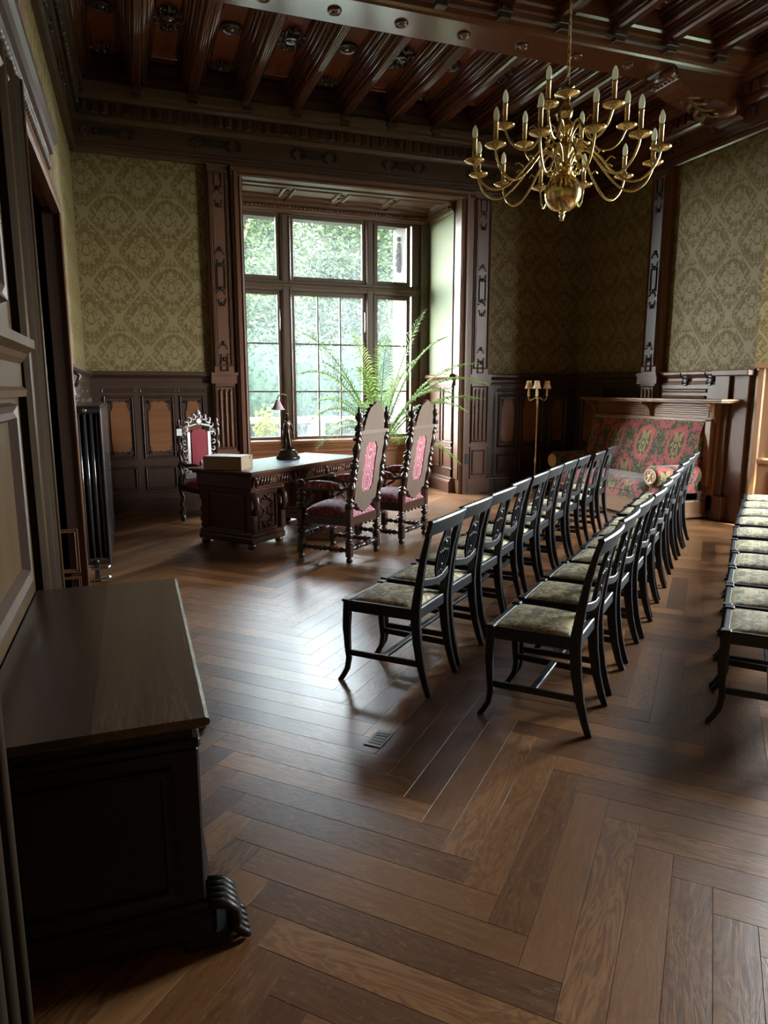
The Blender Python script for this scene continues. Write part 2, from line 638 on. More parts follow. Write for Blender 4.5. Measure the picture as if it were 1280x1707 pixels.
        for k in range(m - 1):
            for i in range(n):
                j = (i + 1) % n
                fs.append((k * n + i, k * n + j, (k + 1) * n + j, (k + 1) * n + i))
        fs.append(tuple(range(n - 1, -1, -1)))
        fs.append(tuple((m - 1) * n + i for i in range(n)))
        return s.add(vs, fs)

    def prof(s, pr, A, B, ad, bd, closed=True, smooth=False, twist=None):
        """extrude 2D profile [(a,b)] (in directions ad, bd) from A to B"""
        A, B, ad, bd = Vector(A), Vector(B), Vector(ad), Vector(bd)
        n = len(pr)
        vs = [tuple(P + ad * a + bd * b_) for P in (A, B) for a, b_ in pr]
        fs = []
        for i in range(n if closed else n - 1):
            j = (i + 1) % n
            fs.append((i, j, n + j, n + i))
        if closed:
            fs.append(tuple(range(n - 1, -1, -1)))
            fs.append(tuple(n + i for i in range(n)))
        return s.add(vs, fs, smooth)

    def poly(s, pts, n, thick, uv=False):
        """flat outline pts (3D) extruded by thick along n"""
        nv = Vector(n).normalized() * thick
        k = len(pts)
        vs = [tuple(Vector(p)) for p in pts] + [tuple(Vector(p) + nv) for p in pts]
        fs = [tuple(range(k - 1, -1, -1)), tuple(range(k, 2 * k))] + [(i, (i + 1) % k, k + (i + 1) % k, k + i) for i in range(k)]
        return s.add(vs, fs)

    def ball(s, c, r, sc=(1, 1, 1), n=12, m=8, fn=None):
        vs, fs = [], []
        for k in range(m + 1):
            ph = PI * k / m - PI / 2
            for i in range(n):
                t = 2 * PI * i / n
                d = Vector((math.cos(ph) * math.cos(t), math.cos(ph) * math.sin(t), math.sin(ph)))
                rr = r * (fn(d) if fn else 1)
                vs.append((c[0] + d.x * rr * sc[0], c[1] + d.y * rr * sc[1], c[2] + d.z * rr * sc[2]))
        for k in range(m):
            for i in range(n):
                j = (i + 1) % n
                fs.append((k * n + i, k * n + j, (k + 1) * n + j, (k + 1) * n + i))
        return s.add(vs, fs, True)

    def cushion(s, x0, x1, y0, y1, z0, h, crown=0.02, n=8, taper=0.0, rim=0.03):
        """padded cushion: superelliptic top"""
        vs, fs = [], []
        N = n * 2
        for i in range(N + 1):
            for j in range(N + 1):
                a, b_ = i / N * 2 - 1, j / N * 2 - 1
                aa = math.copysign(1 - (1 - abs(a)) ** 1.5, a)
                bb = math.copysign(1 - (1 - abs(b_)) ** 1.5, b_)
                tx = 1 - taper * (1 - (bb + 1) / 2)
                X = (x0 + x1) / 2 + aa * (x1 - x0) / 2 * tx
                Y = (y0 + y1) / 2 + bb * (y1 - y0) / 2
                ed = (1 - abs(aa) ** 6) * (1 - abs(bb) ** 6)
                cr = (1 - aa * aa) * (1 - bb * bb)
                vs.append((X, Y, z0 + h * (ed ** 0.5 if ed > 0 else 0) + crown * cr))
        for i in range(N):
            for j in range(N):
                fs.append((i * (N + 1) + j, (i + 1) * (N + 1) + j, (i + 1) * (N + 1) + j + 1, i * (N + 1) + j + 1))
        # base
        base = len(vs)
        ring = [i * (N + 1) for i in range(N + 1)] + [N * (N + 1) + j for j in range(1, N + 1)] + [i * (N + 1) + N for i in range(N - 1, -1, -1)] + [j for j in range(N - 1, 0, -1)]
        fs.append(tuple(ring))
        return s.add(vs, fs, True)

    def build(s, name, mat, parent=None, uvm=None, loc=None, kind=None, smooth_all=None):
        me = bpy.data.meshes.new(name)
        me.from_pydata(s.v, [], s.f)
        if smooth_all is None:
            me.polygons.foreach_set('use_smooth', s.sm)
        else:
            me.polygons.foreach_set('use_smooth', [smooth_all] * len(s.f))
        if uvm:
            ul = me.uv_layers.new(name='UVMap')
            for p in me.polygons:
                cu = s.uv[p.index]
                for q, li in enumerate(p.loop_indices):
                    if cu:
                        ul.data[li].uv = cu[q]
                    else:
                        co = me.vertices[me.loops[li].vertex_index].co
                        ul.data[li].uv = uvm(co, p.normal)
        me.materials.append(MAT[mat] if isinstance(mat, str) else mat)
        me.update()
        o = bpy.data.objects.new(name, me)
        COL.objects.link(o)
        if parent:
            o.parent = parent
        if loc:
            o.location = loc
        if kind:
            o['kind'] = kind
        return o


def box_uv(co, n):
    if abs(n.z) > 0.6:
        return (co.x, co.y)
    if abs(n.x) > abs(n.y):
        return (co.y, co.z)
    return (co.x, co.z)


def thing(name, label, cat, loc=(0, 0, 0), rz=0.0, group=None):
    o = bpy.data.objects.new(name, None)
    o.empty_display_size = 0.1
    COL.objects.link(o)
    o.location = loc
    o.rotation_euler = (0, 0, rz)
    return tag(o, label, cat, group)


def tag(o, label, cat, group=None):
    o['label'] = label
    o['category'] = cat
    if group:
        o['group'] = group
    return o


def kids(o):
    return [c for c in ALLK.get(o.name, [])]


def index_children():
    ALLK.clear()
    for o in bpy.data.objects:
        if o.parent:
            ALLK.setdefault(o.parent.name, []).append(o)


ALLK = {}


def copy_tree(o, parent=None):
    c = o.copy()
    COL.objects.link(c)
    if parent:
        c.parent = parent
    for ch in ALLK.get(o.name, []):
        copy_tree(ch, c)
    return c


def inst(o, loc, parent=None, rot=None, name=None):
    """another object on the same mesh"""
    c = o.copy()
    COL.objects.link(c)
    c.location = loc
    if rot is not None:
        c.rotation_euler = rot
    if parent is not None:
        c.parent = parent
    return c


def T(x, y, z, rz=0):
    return Matrix.Translation((x, y, z)) @ Matrix.Rotation(rz, 4, 'Z')


# mouldings ---------------------------------------------------------------
def frame_mould(mb, P, U, Vv, N, w, h, t=0.03, d=0.02):
    """picture-frame moulding around rectangle centred at P, size w*h in directions U,Vv, raised along N"""
    P, U, Vv, N = Vector(P), Vector(U), Vector(Vv), Vector(N)
    pr = [(0, 0), (t * .15, d), (t * .5, d * .55), (t * .8, d), (t, 0)]
    cs = [(-1, -1), (1, -1), (1, 1), (-1, 1)]
    vs, fs = [], []
    for i, (a, b_) in enumerate(cs):
        for (q, e) in pr:
            vs.append(tuple(P + U * (a * (w / 2 - q)) + Vv * (b_ * (h / 2 - q)) + N * e))
    n = len(pr)
    for i in range(4):
        j = (i + 1) % 4
        for k in range(n - 1):
            fs.append((i * n + k, j * n + k, j * n + k + 1, i * n + k + 1))
    mb.add(vs, fs)
    return mb


def blob_ornament(mb, P, U, Vv, N, w, h, seed=1, ring=False):
    """carved foliate ornament, symmetric about Vv axis: scrolls and leaves raised along N"""
    rnd = random.Random(seed)
    P, U, Vv, N = Vector(P), Vector(U), Vector(Vv), Vector(N)
    th = min(w, h) * 0.07
    def P3(a, b_, c=0.0):
        return P + U * a + Vv * b_ + N * (c + th * 0.6)
    for sy in (-1, 1):
        for sx_ in (-1, 1):
            for k in range(3):
                ca, cb = sx_ * w * (0.14 + 0.11 * k), sy * h * (0.40 - 0.11 * k)
                r = min(w, h) * (0.15 - 0.02 * k)
                pts, rad = [], []
                for q in range(9):
                    a = sx_ * (q * 0.62) + PI / 2 * sy + k
                    rr = r * (1 - q / 11)
                    pts.append(P3(ca + rr * math.cos(a), cb + rr * math.sin(a), th * 0.4 * math.sin(q)))
                    rad.append(th * (1.0 - q / 14))
                mb.tube(pts, rad, 5)
        mb.tube([P3(0, sy * h * .30), P3(0, sy * h * .42, th), P3(0, sy * h * .50)], [th * 1.2, th * 1.8, th * .3], 6)
    return mb


def rail(mb, A, B, out, prof_pts):
    """horizontal moulding: profile (out, z)"""
    mb.prof(prof_pts, A, B, out, (0, 0, 1))


# ------------------------------------------------------------------ room shell
XL, XR, YB = -0.52, 6.60, 9.38
ZC = 5.30
YN = -2.6
XR2 = 7.30


def struct(o):
    o['kind'] = 'structure'
    return o


def wall_quad(mb, A, B, z0, z1):
    """vertical quad from A to B (xy), wallpaper uv in metres"""
    d = math.hypot(B[0] - A[0], B[1] - A[1])
    vs = [(A[0], A[1], z0), (B[0], B[1], z0), (B[0], B[1], z1), (A[0], A[1], z1)]
    u0 = A[0] + A[1]
    uvq = [(u0, z0), (u0 + d, z0), (u0 + d, z1), (u0, z1)]
    mb.add(vs, [(0, 1, 2, 3)], uvs=[uvq])


def solid_wall(mb, A, B, z0, z1, nx, ny, t=0.25):
    """solid wall block, inner face A->B, thickness t outward (nx,ny points outward)"""
    d = math.hypot(B[0] - A[0], B[1] - A[1])
    u0 = A[0] + A[1]
    C_, D_ = (B[0] + nx * t, B[1] + ny * t), (A[0] + nx * t, A[1] + ny * t)
    pts = [A, B, C_, D_]
    vs = [(p[0], p[1], z0) for p in pts] + [(p[0], p[1], z1) for p in pts]
    fs = [(0, 1, 5, 4), (1, 2, 6, 5), (2, 3, 7, 6), (3, 0, 4, 7), (0, 3, 2, 1), (4, 5, 6, 7)]
    uvq = [(u0, z0), (u0 + d, z0), (u0 + d, z1), (u0, z1)]
    uv0 = [(0, z0), (t, z0), (t, z1), (0, z1)]
    mb.add(vs, fs, uvs=[uvq, uv0, uvq, uv0, uvq, uvq])


WX0, WX1 = 1.30, 4.50      # opening of the big window
WTOP = 4.20
TOP = 5.75
# back wall
mb = MB()
solid_wall(mb, (XL - .3, YB), (WX0, YB), 0, TOP, 0, 1, 1.1)
solid_wall(mb, (WX1, YB), (XR + 1.2, YB), 0, TOP, 0, 1, 1.1)
solid_wall(mb, (WX0, YB), (WX1, YB), WTOP + .06, TOP, 0, 1, 1.1)
wall_back = struct(mb.build('wall_back', 'wallpaper', uvm=box_uv))
# right wall
mb = MB()
solid_wall(mb, (XR, YB), (XR, 6.04), 0, TOP, 1, 0, 1.2)
wall_right = struct(mb.build('wall_right', 'wallpaper', uvm=box_uv))
# splayed wall with the oak door, window wall beyond
mb = MB()
s2 = math.sqrt(.5)
solid_wall(mb, (XR, 6.04), (XR2, 5.34), 0, TOP, s2, s2, 0.3)
wall_splayed = struct(mb.build('wall_splayed', 'wallpaper', uvm=box_uv))
mb = MB()
SW0, SW1, SZ0, SZ1 = 2.95, 5.1, 0.9, 4.1
solid_wall(mb, (XR2, 5.6), (XR2, SW1), 0, TOP, 1, 0, 0.3)
solid_wall(mb, (XR2, SW0), (XR2, YN), 0, TOP, 1, 0, 0.3)
solid_wall(mb, (XR2, SW1), (XR2, SW0), 0, SZ0, 1, 0, 0.3)
solid_wall(mb, (XR2, SW1), (XR2, SW0), SZ1, TOP, 1, 0, 0.3)
wall_window = struct(mb.build('wall_side', 'wallpaper', uvm=box_uv))
# near wall
mb = MB()
solid_wall(mb, (XR2 + .3, YN), (XL - 1.2, YN), 0, TOP, 0, -1, 0.3)
wall_near = struct(mb.build('wall_near', 'wallpaper', uvm=box_uv))
# left wall: with the deep doorway y 3.6..5.6
mb = MB()
solid_wall(mb, (XL, 5.6), (XL, YB), 0, TOP, -1, 0, 0.5)
solid_wall(mb, (XL, YN), (XL, 3.6), 0, TOP, -1, 0, 0.5)
solid_wall(mb, (XL, 3.6), (XL, 5.6), 2.80, TOP, -1, 0, 0.5)
solid_wall(mb, (XL - .5, YN), (XL - .5, YB), 0, TOP, -1, 0, 0.2)
wall_left = struct(mb.build('wall_left', 'wallpaper', uvm=box_uv))
# roof slab / ceiling board
mb = MB()
mb.box(XL - .7, XR2 + .5, YN - .3, 10.48, ZC + .02, ZC + .3)
ceiling = struct(mb.build('ceiling', 'ceil_y'))
# subfloor
mb = MB()
mb.box(XL - .7, XR2 + .5, YN - .3, 10.5, -0.25, -0.006)
floor = struct(mb.build('floor', 'void_dark'))

# ------------------------------------------------------------------ herringbone parquet
PL, PW = 0.925, 0.120
e1 = Vector((s2, s2, 0))
e2 = Vector((-s2, s2, 0))
aO, bO = 1.99, 0.606
fwv = Vector((math.sin(YAW) * math.cos(PITCH), math.cos(YAW) * math.cos(PITCH), -math.sin(PITCH)))
rtv = Vector((math.cos(YAW), -math.sin(YAW), 0))
upv = rtv.cross(fwv)


def project(p):
    d = Vector(p) - Vector((0, 0, 1.55))
    k = d.dot(fwv)
    if k < 0.1:
        return None
    return (640 + F_PX * d.dot(rtv) / k, 853.5 - F_PX * d.dot(upv) / k, k)


def plank_mesh(lng, wid):
    g = 0.0007
    m_ = MB()
    a, b_ = lng / 2 - g, wid / 2 - g
    e = 0.0004
    vs = [(-a, -b_, -.008), (a, -b_, -.008), (a, b_, -.008), (-a, b_, -.008), (-a, -b_, -e), (a, -b_, -e), (a, b_, -e), (-a, b_, -e),
          (-a + e, -b_ + e, 0), (a - e, -b_ + e, 0), (a - e, b_ - e, 0), (-a + e, b_ - e, 0)]
    fs = [(0, 1, 5, 4), (1, 2, 6, 5), (2, 3, 7, 6), (3, 0, 4, 7), (4, 5, 9, 8), (5, 6, 10, 9), (6, 7, 11, 10), (7, 4, 8, 11), (8, 9, 10, 11)]
    m_.add(vs, fs)
    return m_


planks = []
for j in range(-4, 9):
    for i in range(-70, 120):
        bx, by = aO + j * PL + i * PW, bO - j * PL + i * PW
        h_c = e1 * (bx + PL / 2) + e2 * (by + PW / 2)
        v_c = e1 * (bx + PL + PW / 2) + e2 * (by + PW - PL / 2)
        for c_, ang in ((h_c, PI / 4), (v_c, 3 * PI / 4)):
            if c_.x < XL - .9 or c_.x > XR2 + .3 or c_.y < YN - .2 or c_.y > 10.4:
                continue
            if c_.y > YB + .1 and not (WX0 - .2 < c_.x < WX1 + .2):
                continue
            if c_.x > XR + .4 and c_.y > 6.0:
                continue
            planks.append((c_, ang))


def plank_rank(t):
    p = project(t[0])
    if p is None:
        return 1e9
    x, y, k = p
    if not (-60 < x < 1340 and -60 < y < 1790):
        return 1e6 + k
    return k


planks.sort(key=plank_rank)
pm = plank_mesh(PL, PW)
first = pm.build('plank', 'oak_parquet', floor, uvm=lambda c, n: (c.x, c.y))
for q, (c_, ang) in enumerate(planks[:300]):
    o = first if q == 0 else first.copy()
    if q:
        COL.objects.link(o)
    o.location = (c_.x, c_.y, random.uniform(-.00015, .00015))
    o.rotation_euler = (random.uniform(-.0018, .0018), random.uniform(-.0006, .0006), ang)
rest = MB()
for (c_, ang) in planks[300:]:
    rm = Matrix.Translation((c_.x, c_.y, random.uniform(-.00015, .00015))) @ Matrix.Rotation(ang, 4, 'Z') @ Matrix.Rotation(random.uniform(-.0018, .0018), 4, 'X')
    n0 = len(rest.v)
    rest.v += [tuple(rm @ Vector(p)) for p in pm.v]
    for f in pm.f:
        rest.f.append([n0 + k for k in f])
        rest.sm.append(False)
        rest.uv.append([(pm.v[k][0], pm.v[k][1]) for k in f])
rest.build('parquet_field', 'oak_parquet', floor, uvm=lambda c, n: (0, 0), kind='stuff')

# ------------------------------------------------------------------ ceiling: joists, panels, rosettes, girder
joist_prof = [(-.16, .32), (-.16, .24), (-.145, .225), (-.135, .20), (-.115, .19), (-.11, .15), (-.095, .13), (-.075, .12), (-.072, .07), (-.06, .05),
              (-.052, .02), (-.035, 0), (.035, 0), (.052, .02), (.06, .05), (.072, .07), (.075, .12), (.095, .13), (.11, .15), (.115, .19), (.135, .20), (.145, .225), (.16, .24), (.16, .32)]
JX = [0.25 + 0.633 * k for k in range(-1, 11)]


def make_joist(y0, y1):
    m_ = MB()
    m_.prof(joist_prof, (0, y0, 0), (0, y1, 0), (1, 0, 0), (0, 0, 1))
    # fluted beads along the soffit
    for xx, zz, rr_ in ((.062, .060, .016), (.078, .118, .012), (.112, .155, .017), (.138, .205, .014), (.156, .25, .016)):
        for s_ in (-1, 1):
            m_.tube([(s_ * xx, y0, zz), (s_ * xx, y1, zz)], rr_, 8)
    for xx in (-.022, 0, .022):
        m_.tube([(xx, y0, 0.002), (xx, y1, 0.002)], .0085, 6)
    return m_


j1 = make_joist(0, 2.3)
j2 = make_joist(0, 2.6)
fj = fj2 = None
brk = MB()
brk.box(-.075, .075, -.05, .05, -.05, 0.0, .006)
brk.box(-.055, .055, -.035, .05, -.10, -.05, .006)
for sx_ in (-1, 1):
    brk.ball((sx_ * .045, -.055, -.02), .012, n=6, m=4)
fb = None
panel = MB()
panel.box(-.16, .16, 0, 1.9, 0, .02)
frame_mould(panel, (0, .95, 0), (1, 0, 0), (0, 1, 0), (0, 0, -1), .315, 1.88, .04, .03)
fp = None


def round_rosette(m_):
    m_.lathe([(.105, 0), (.118, -.012), (.118, -.028), (.10, -.036), (.085, -.022), (.075, -.018), (.05, -.02), (.04, -.034), (.02, -.045), (0, -.047)][::-1], n=24)
    for k in range(10):
        a = 2 * PI * k / 10
        m_.ball((math.cos(a) * .064, math.sin(a) * .064, -.024), .018, (1, 1, .8), 6, 4)
    for k in range(24):
        a = 2 * PI * k / 24
        m_.ball((math.cos(a) * .108, math.sin(a) * .108, -.032), .008, n=5, m=4)


def cartouche(m_):
    m_.lathe([(.075, 0), (.08, -.03), (.065, -.05), (.055, -.035), (.04, -.045), (.02, -.058), (0, -.06)][::-1], n=20)
    for k in range(16):
        a = 2 * PI * (k + .5) / 16
        el = 1 + .45 * abs(math.sin(a))
        for ring, (rb_, rs_, tk) in enumerate(((.095, .030, .009), (.135, .040, .011))):
            aa = a + ring * PI / 16
            pts = []
            for q in range(9):
                t = q * .72 * (1 if k % 2 else -1)
                r_ = rs_ * (1 - q / 11)
                pts.append((math.cos(aa) * rb_ + r_ * math.cos(aa + t), math.sin(aa) * rb_ * el + r_ * math.sin(aa + t), -.02 - .02 * math.sin(q * .8)))
            m_.tube(pts, [tk - .0007 * q for q in range(9)], 5)
    for s_ in (-1, 1):
        for dx in (-.05, 0, .05):
            m_.tube([(dx * .5, s_ * .17, -.02), (dx, s_ * .215, -.04), (dx * 1.5, s_ * (.27 - abs(dx)), -.012)], [.02, .018, .004], 6)


def crest(m_):
    for k in range(-4, 5):
        a = k * .36 + PI / 2
        m_.tube([(math.cos(a) * .03, -math.sin(a) * .03, -.02), (math.cos(a) * .09, -math.sin(a) * .10, -.045), (math.cos(a) * .125, -math.sin(a) * .16, -.02)], [.014, .02, .006], 5)
        m_.ball((math.cos(a) * .125, -math.sin(a) * .155, -.02), .014, n=6, m=4)
    m_.lathe([(0, -.06), (.03, -.045), (.04, 0)], n=10)


rr_, cc_, kk_ = MB(), MB(), MB()
round_rosette(rr_)
cartouche(cc_)
crest(kk_)
f_r = f_c = f_k = None
for q, x in enumerate(JX):
    o = j1.build('joist', 'ceil_y', ceiling) if q == 0 else inst(fj, (0, 0, 0))
    if q == 0:
        fj = o
    o.location = (x, 6.94, 4.98)
    o = j2.build('joist', 'ceil_y', ceiling) if q == 0 else inst(fj2, (0, 0, 0))
    if q == 0:
        fj2 = o
    o.location = (x, 3.68, 4.98)
    for (yy, rz) in ((9.20, 0), (6.24, 0)):
        if fb is None:
            fb = brk.build('bracket', 'dark_y', ceiling)
            o = fb
        else:
            o = inst(fb, (0, 0, 0))
        o.location = (x, yy, 4.985)
        o.rotation_euler = (0, 0, rz)
    if q < len(JX) - 1:
        xc = x + .3165
        if fp is None:
            fp = panel.build('ceiling_panel', 'panel_gloss', ceiling)
            o = fp
        else:
            o = inst(fp, (0, 0, 0))
        o.location = (xc, 7.08, 5.275)
        for (py_, sc_) in ((4.335, 1), ):
            o = inst(fp, (xc, py_, 5.275))
        for yc in (8.05, 5.15):
            if q % 2 == 0:
                if f_r is None:
                    f_r = rr_.build('rosette', 'ornament_dark', ceiling)
                    o = f_r
                else:
                    o = inst(f_r, (0, 0, 0))
                o.location = (xc, yc, 5.275)
                for yk, rk in ((yc + .93, 0), (yc - .93, PI)):
                    if f_k is None:
                        f_k = kk_.build('carved_crest', 'ornament_dark', ceiling)
                        o = f_k
                    else:
                        o = inst(f_k, (0, 0, 0))
                    o.location = (xc, yk, 5.275)
                    o.rotation_euler = (0, 0, rk)
            else:
                if f_c is None:
                    f_c = cc_.build('carved_cartouche', 'ornament_dark', ceiling)
                    o = f_c
                else:
                    o = inst(f_c, (0, 0, 0))
                o.location = (xc, yc, 5.275)

# girders
gp = [(-.36, .42), (-.36, .20), (-.345, .18), (-.345, .13), (-.32, .12), (-.31, .075), (-.27, .07), (-.26, .03), (-.22, .02), (-.21, 0), (.21, 0), (.22, .02), (.26, .03), (.27, .07),
      (.31, .075), (.32, .12), (.345, .13), (.345, .18), (.36, .20), (.36, .42)]
for gy in (6.60, 3.32):
    m_ = MB()
    m_.prof(gp, (XL - .02, gy, 4.88), (XR + .02 if gy > 6 else XR2, gy, 4.88), (0, 1, 0), (0, 0, 1))
    gd = m_.build('girder', 'ceil_x', ceiling)
    gd.location = (0, 0, 0)
    if gy > 6:
        bs = MB()
        bs.lathe([(.0, -.03), (.02, -.027), (.028, -.012), (.045, -.01), (.052, -.022), (.062, -.02), (.068, 0)], n=18)
        fbo = None
        for k in range(11):
            xk = -.01 + .638 * k
            o = bs.build('boss', 'ceil_x', gd) if fbo is None else inst(fbo, (0, 0, 0))
            fbo = fbo or o
            o.location = (xk, gy, 4.88)
# scroll corbel under the girder at the right wall
m_ = MB()
cprof = []
for k in range(13):
    t = k / 12
    cprof.append((1.05 * (1 - t) + .05 * math.sin(t * 9), -.05 - .36 * t ** .8 - .04 * math.sin(t * 2 * PI)))
cprof = [(0, 0), (1.12, 0)] + cprof + [(0, -.42)]
m_.prof([(-a, b_) for a, b_ in cprof][::-1], (XR, 6.42, 4.88), (XR, 6.78, 4.88), (1, 0, 0), (0, 0, 1))
m_.tube([(5.52, 6.40, 4.82), (5.52, 6.80, 4.82)], .055, 14)
m_.tube([(6.40, 6.40, 4.60), (6.40, 6.80, 4.60)], .10, 14)
for k in range(7):
    m_.tube([(5.49 + .0 * k, 6.43 + k * .057, 4.765), (5.62, 6.43 + k * .057, 4.78)], .012, 6)
cb_ = m_.build('corbel', 'ceil_x', ceiling)
m_ = MB()
for s_ in (-1, 1):
    for k in range(5):
        x_ = 5.75 + k * .1
        m_.tube([(x_, 6.60, 4.74 - k * .045), (x_ + .03, 6.6 + s_ * .08, 4.70 - k * .05), (x_ + .10, 6.6 + s_ * .13, 4.69 - k * .05)], [.028, .022, .008], 6)
m_.tube([(5.70, 6.6, 4.745), (5.9, 6.6, 4.68), (6.25, 6.6, 4.51)], [.02, .035, .02], 8)
m_.build('acanthus_leaf', 'gilt', cb_)

# cable run along the girder
m_ = MB()
pts = []
for k in range(60):
    x_ = -.5 + k * .12
    z_ = 4.925 + .006 * math.sin(k * 1.7)
    y_ = 6.235
    if x_ > 5.3:
        z_ += .05
    if x_ > 6.3:
        break
    pts.append((x_, y_ - .02, z_))
m_.tube(pts, .007, 6)
tag(m_.build('cable', 'iron'), 'black electric cable tacked along the big ceiling girder', 'cable')

# ------------------------------------------------------------------ entablature around the room
ent = [(0, 0), (.05, 0), (.055, .02), (.075, .03), (.075, .055), (.055, .07), (.055, .10), (.045, .12), (.045, .34), (.06, .36), (.07, .385), (.095, .395), (.095, .54), (.12, .55), (.15, .58), (.155, .61), (.19, .63), (.195, .66), (.20, .72), (.0, .72)]
ZE = 4.28


def entab(name, A, B, out, mat, parent, dent=None, orn=None):
    m_ = MB()
    A3, B3 = Vector((A[0], A[1], ZE)), Vector((B[0], B[1], ZE))
    m_.prof(ent, A3, B3, (out[0], out[1], 0), (0, 0, 1))
    # upper cove to the ceiling
    m_.prof([(0, .72), (.20, .72), (.17, .76), (.15, .84), (.12, .9), (.10, 1.02), (0, 1.02)], A3, B3, (out[0], out[1], 0), (0, 0, 1))
    fr = m_.build('cornice', mat, parent)
    d = (B3 - A3)
    L = d.length
    d.normalize()
    o3 = Vector((out[0], out[1], 0))
    if dent == 'block':
        mm = MB()
        mm.box(-.036, .036, -.022, .022, -.055, .055, .006)
        mm.prof([(-.012, 0), (0, .02), (.012, 0)], (0, .022, -.045), (0, .022, .045), (1, 0, 0), (0, 1, 0))
        ff = None
        n = int(L / .118)
        for k in range(n):
            P = A3 + d * (.118 * (k + .5)) + o3 * .112 + Vector((0, 0, .475))
            o = mm.build('dentil', mat, parent) if ff is None else inst(ff, (0, 0, 0))
            ff = ff or o
            o.location = P
            o.rotation_euler = (0, 0, math.atan2(-out[0], out[1]))
    elif dent == 'bead':
        mm = MB()
        mm.lathe([(.012, -.04), (.026, -.034), (.03, 0), (.026, .034), (.012, .04)], axis=(1, 0, 0), n=10)
        ff = None
        n = int(L / .10)
        for k in range(n):
            P = A3 + d * (.10 * (k + .5)) + o3 * .118 + Vector((0, 0, .475))
            o = mm.build('bead', mat, parent) if ff is None else inst(ff, (0, 0, 0))
            ff = ff or o
            o.location = P
            o.rotation_euler = (0, 0, math.atan2(-out[0], out[1]))
    if orn:
        mm = MB()
        mm.box(-.10, .10, 0, .018, -.045, .045, .006)
        for s_ in (-1, 1):
            blob_ornament(mm, (s_ * .21, .0, 0), (0, 0, 1), (1, 0, 0), (0, 1, 0), .15, .20, 3)
        ff = None
        for k in range(orn[1]):
            P = A3 + d * (orn[0] + orn[2] * k) + o3 * .05 + Vector((0, 0, .235))
            o = mm.build('carved_ornament', 'carved', fr) if ff is None else inst(ff, (0, 0, 0))
            ff = ff or o
            o.location = P
            o.rotation_euler = (0, 0, math.atan2(-out[0], out[1]))
    return fr


entab('back', (XL, YB), (XR, YB), (0, -1), 'frieze_wood', wall_back, 'block', (.42, 6, 1.245))
entab('right', (XR, YB), (XR, 6.04), (-1, 0), 'ceil_y', wall_right, 'block', (.6, 3, 1.1))
entab('left', (XL, YN), (XL, YB), (1, 0), 'dark_y', wall_left, 'bead', (6.8, 4, 1.245))
entab('splay', (XR, 6.04), (XR2, 5.34), (-s2, -s2), 'ceil_y', wall_splayed)
entab('side', (XR2, 5.34), (XR2, YN), (-1, 0), 'ceil_y', wall_window)

# ------------------------------------------------------------------ wainscot
dado_cap = [(0, 0), (.035, 0), (.04, .03), (.03, .05), (.03, .08), (.05, .10), (.075, .115), (.085, .13), (.085, .155), (.05, .17), (0, .17)]
base_pr = [(0, 0), (.075, 0), (.075, .16), (.065, .18), (.05, .19), (.045, .215), (.03, .225), (0, .225)]


def burr_outline(w, h):
    """shaped veneer panel with scrolled shoulders"""
    pts = []
    half = [(.5, -.36), (.42, -.40), (.5, -.44), (.40, -.5), (.26, -.455), (.14, -.48), (0, -.455)]
    top = [(.5, .30), (.40, .335), (.40, .37), (.34, .41), (.40, .45), (.26, .48), (.14, .50), (0, .47)]
    rs = [(a * w, b_ * h) for a, b_ in half[::-1]] + [(a * w, b_ * h) for a, b_ in top]
    ls = [(-a, b_) for a, b_ in rs[::-1][1:-1]]
    return rs + ls


def wainscot(parent, A, B, out, panels, mat='dark_z', cap=True, mesh_t=.03, base=True, matr='dark_x'):
    """A->B along wall; panels = list of (centre distance, width, burr?)"""
    A3, B3 = Vector((A[0], A[1], 0)), Vector((B[0], B[1], 0))
    o3 = Vector((out[0], out[1], 0))
    d = (B3 - A3)
    L = d.length
    d.normalize()
    m_ = MB()
    m_.prof([(0, 0), (mesh_t, 0), (mesh_t, 1.60), (0, 1.60)], A3, B3, o3, (0, 0, 1))
    w = m_.build('wainscot', mat, parent)
    m_ = MB()
    if cap:
        m_.prof(dado_cap, A3 + Vector((0, 0, 1.60)), B3 + Vector((0, 0, 1.60)), o3, (0, 0, 1))
    m_.build('dado_rail', matr, parent)
    if base:
        m_ = MB()
        m_.prof(base_pr, A3, B3, o3, (0, 0, 1))
        m_.build('skirting', matr, parent)
    Z = Vector((0, 0, 1))
    for (c_, wd, burr) in panels:
        P = A3 + d * c_ + o3 * mesh_t
        m_ = MB()
        frame_mould(m_, P + Z * .42, d, Z, o3, wd, .30, .035, .018)
        frame_mould(m_, P + Z * 1.07, d, Z, o3, wd, .80, .035, .02)
        frame_mould(m_, P + Z * 1.53, d, Z, o3, wd + .03, .05, .02, .01)
        fr = m_.build('panel_frame', mat, parent)
        if burr:
            bw = wd - .13
            m_ = MB()
            pts = [P + d * a + Z * (1.07 + b_) + o3 * .002 for a, b_ in burr_outline(bw, .66)]
            nn = o3
            if (d.cross(Z)).dot(o3) < 0:
                pts = pts[::-1]
            m_.poly(pts, nn, .008)
            m_.build('burr_veneer', 'burr', fr)
            m_ = MB()
            for sx_ in (-1, 1):
                for sz in (-1, 1):
                    q = P + d * (sx_ * bw * .44) + Z * (1.07 + sz * .31) + o3 * .008
                    pts = []
                    for t in range(7):
                        pts.append(q + d * (.028 * math.cos(t * .9) * (1 - t / 9)) * sx_ + Z * (.028 * math.sin(t * .9) * (1 - t / 9)) * sz)
                    m_.tube(pts, [.008] * 7, 5)
            m_.build('corner_scroll', 'carved', fr)
    return w


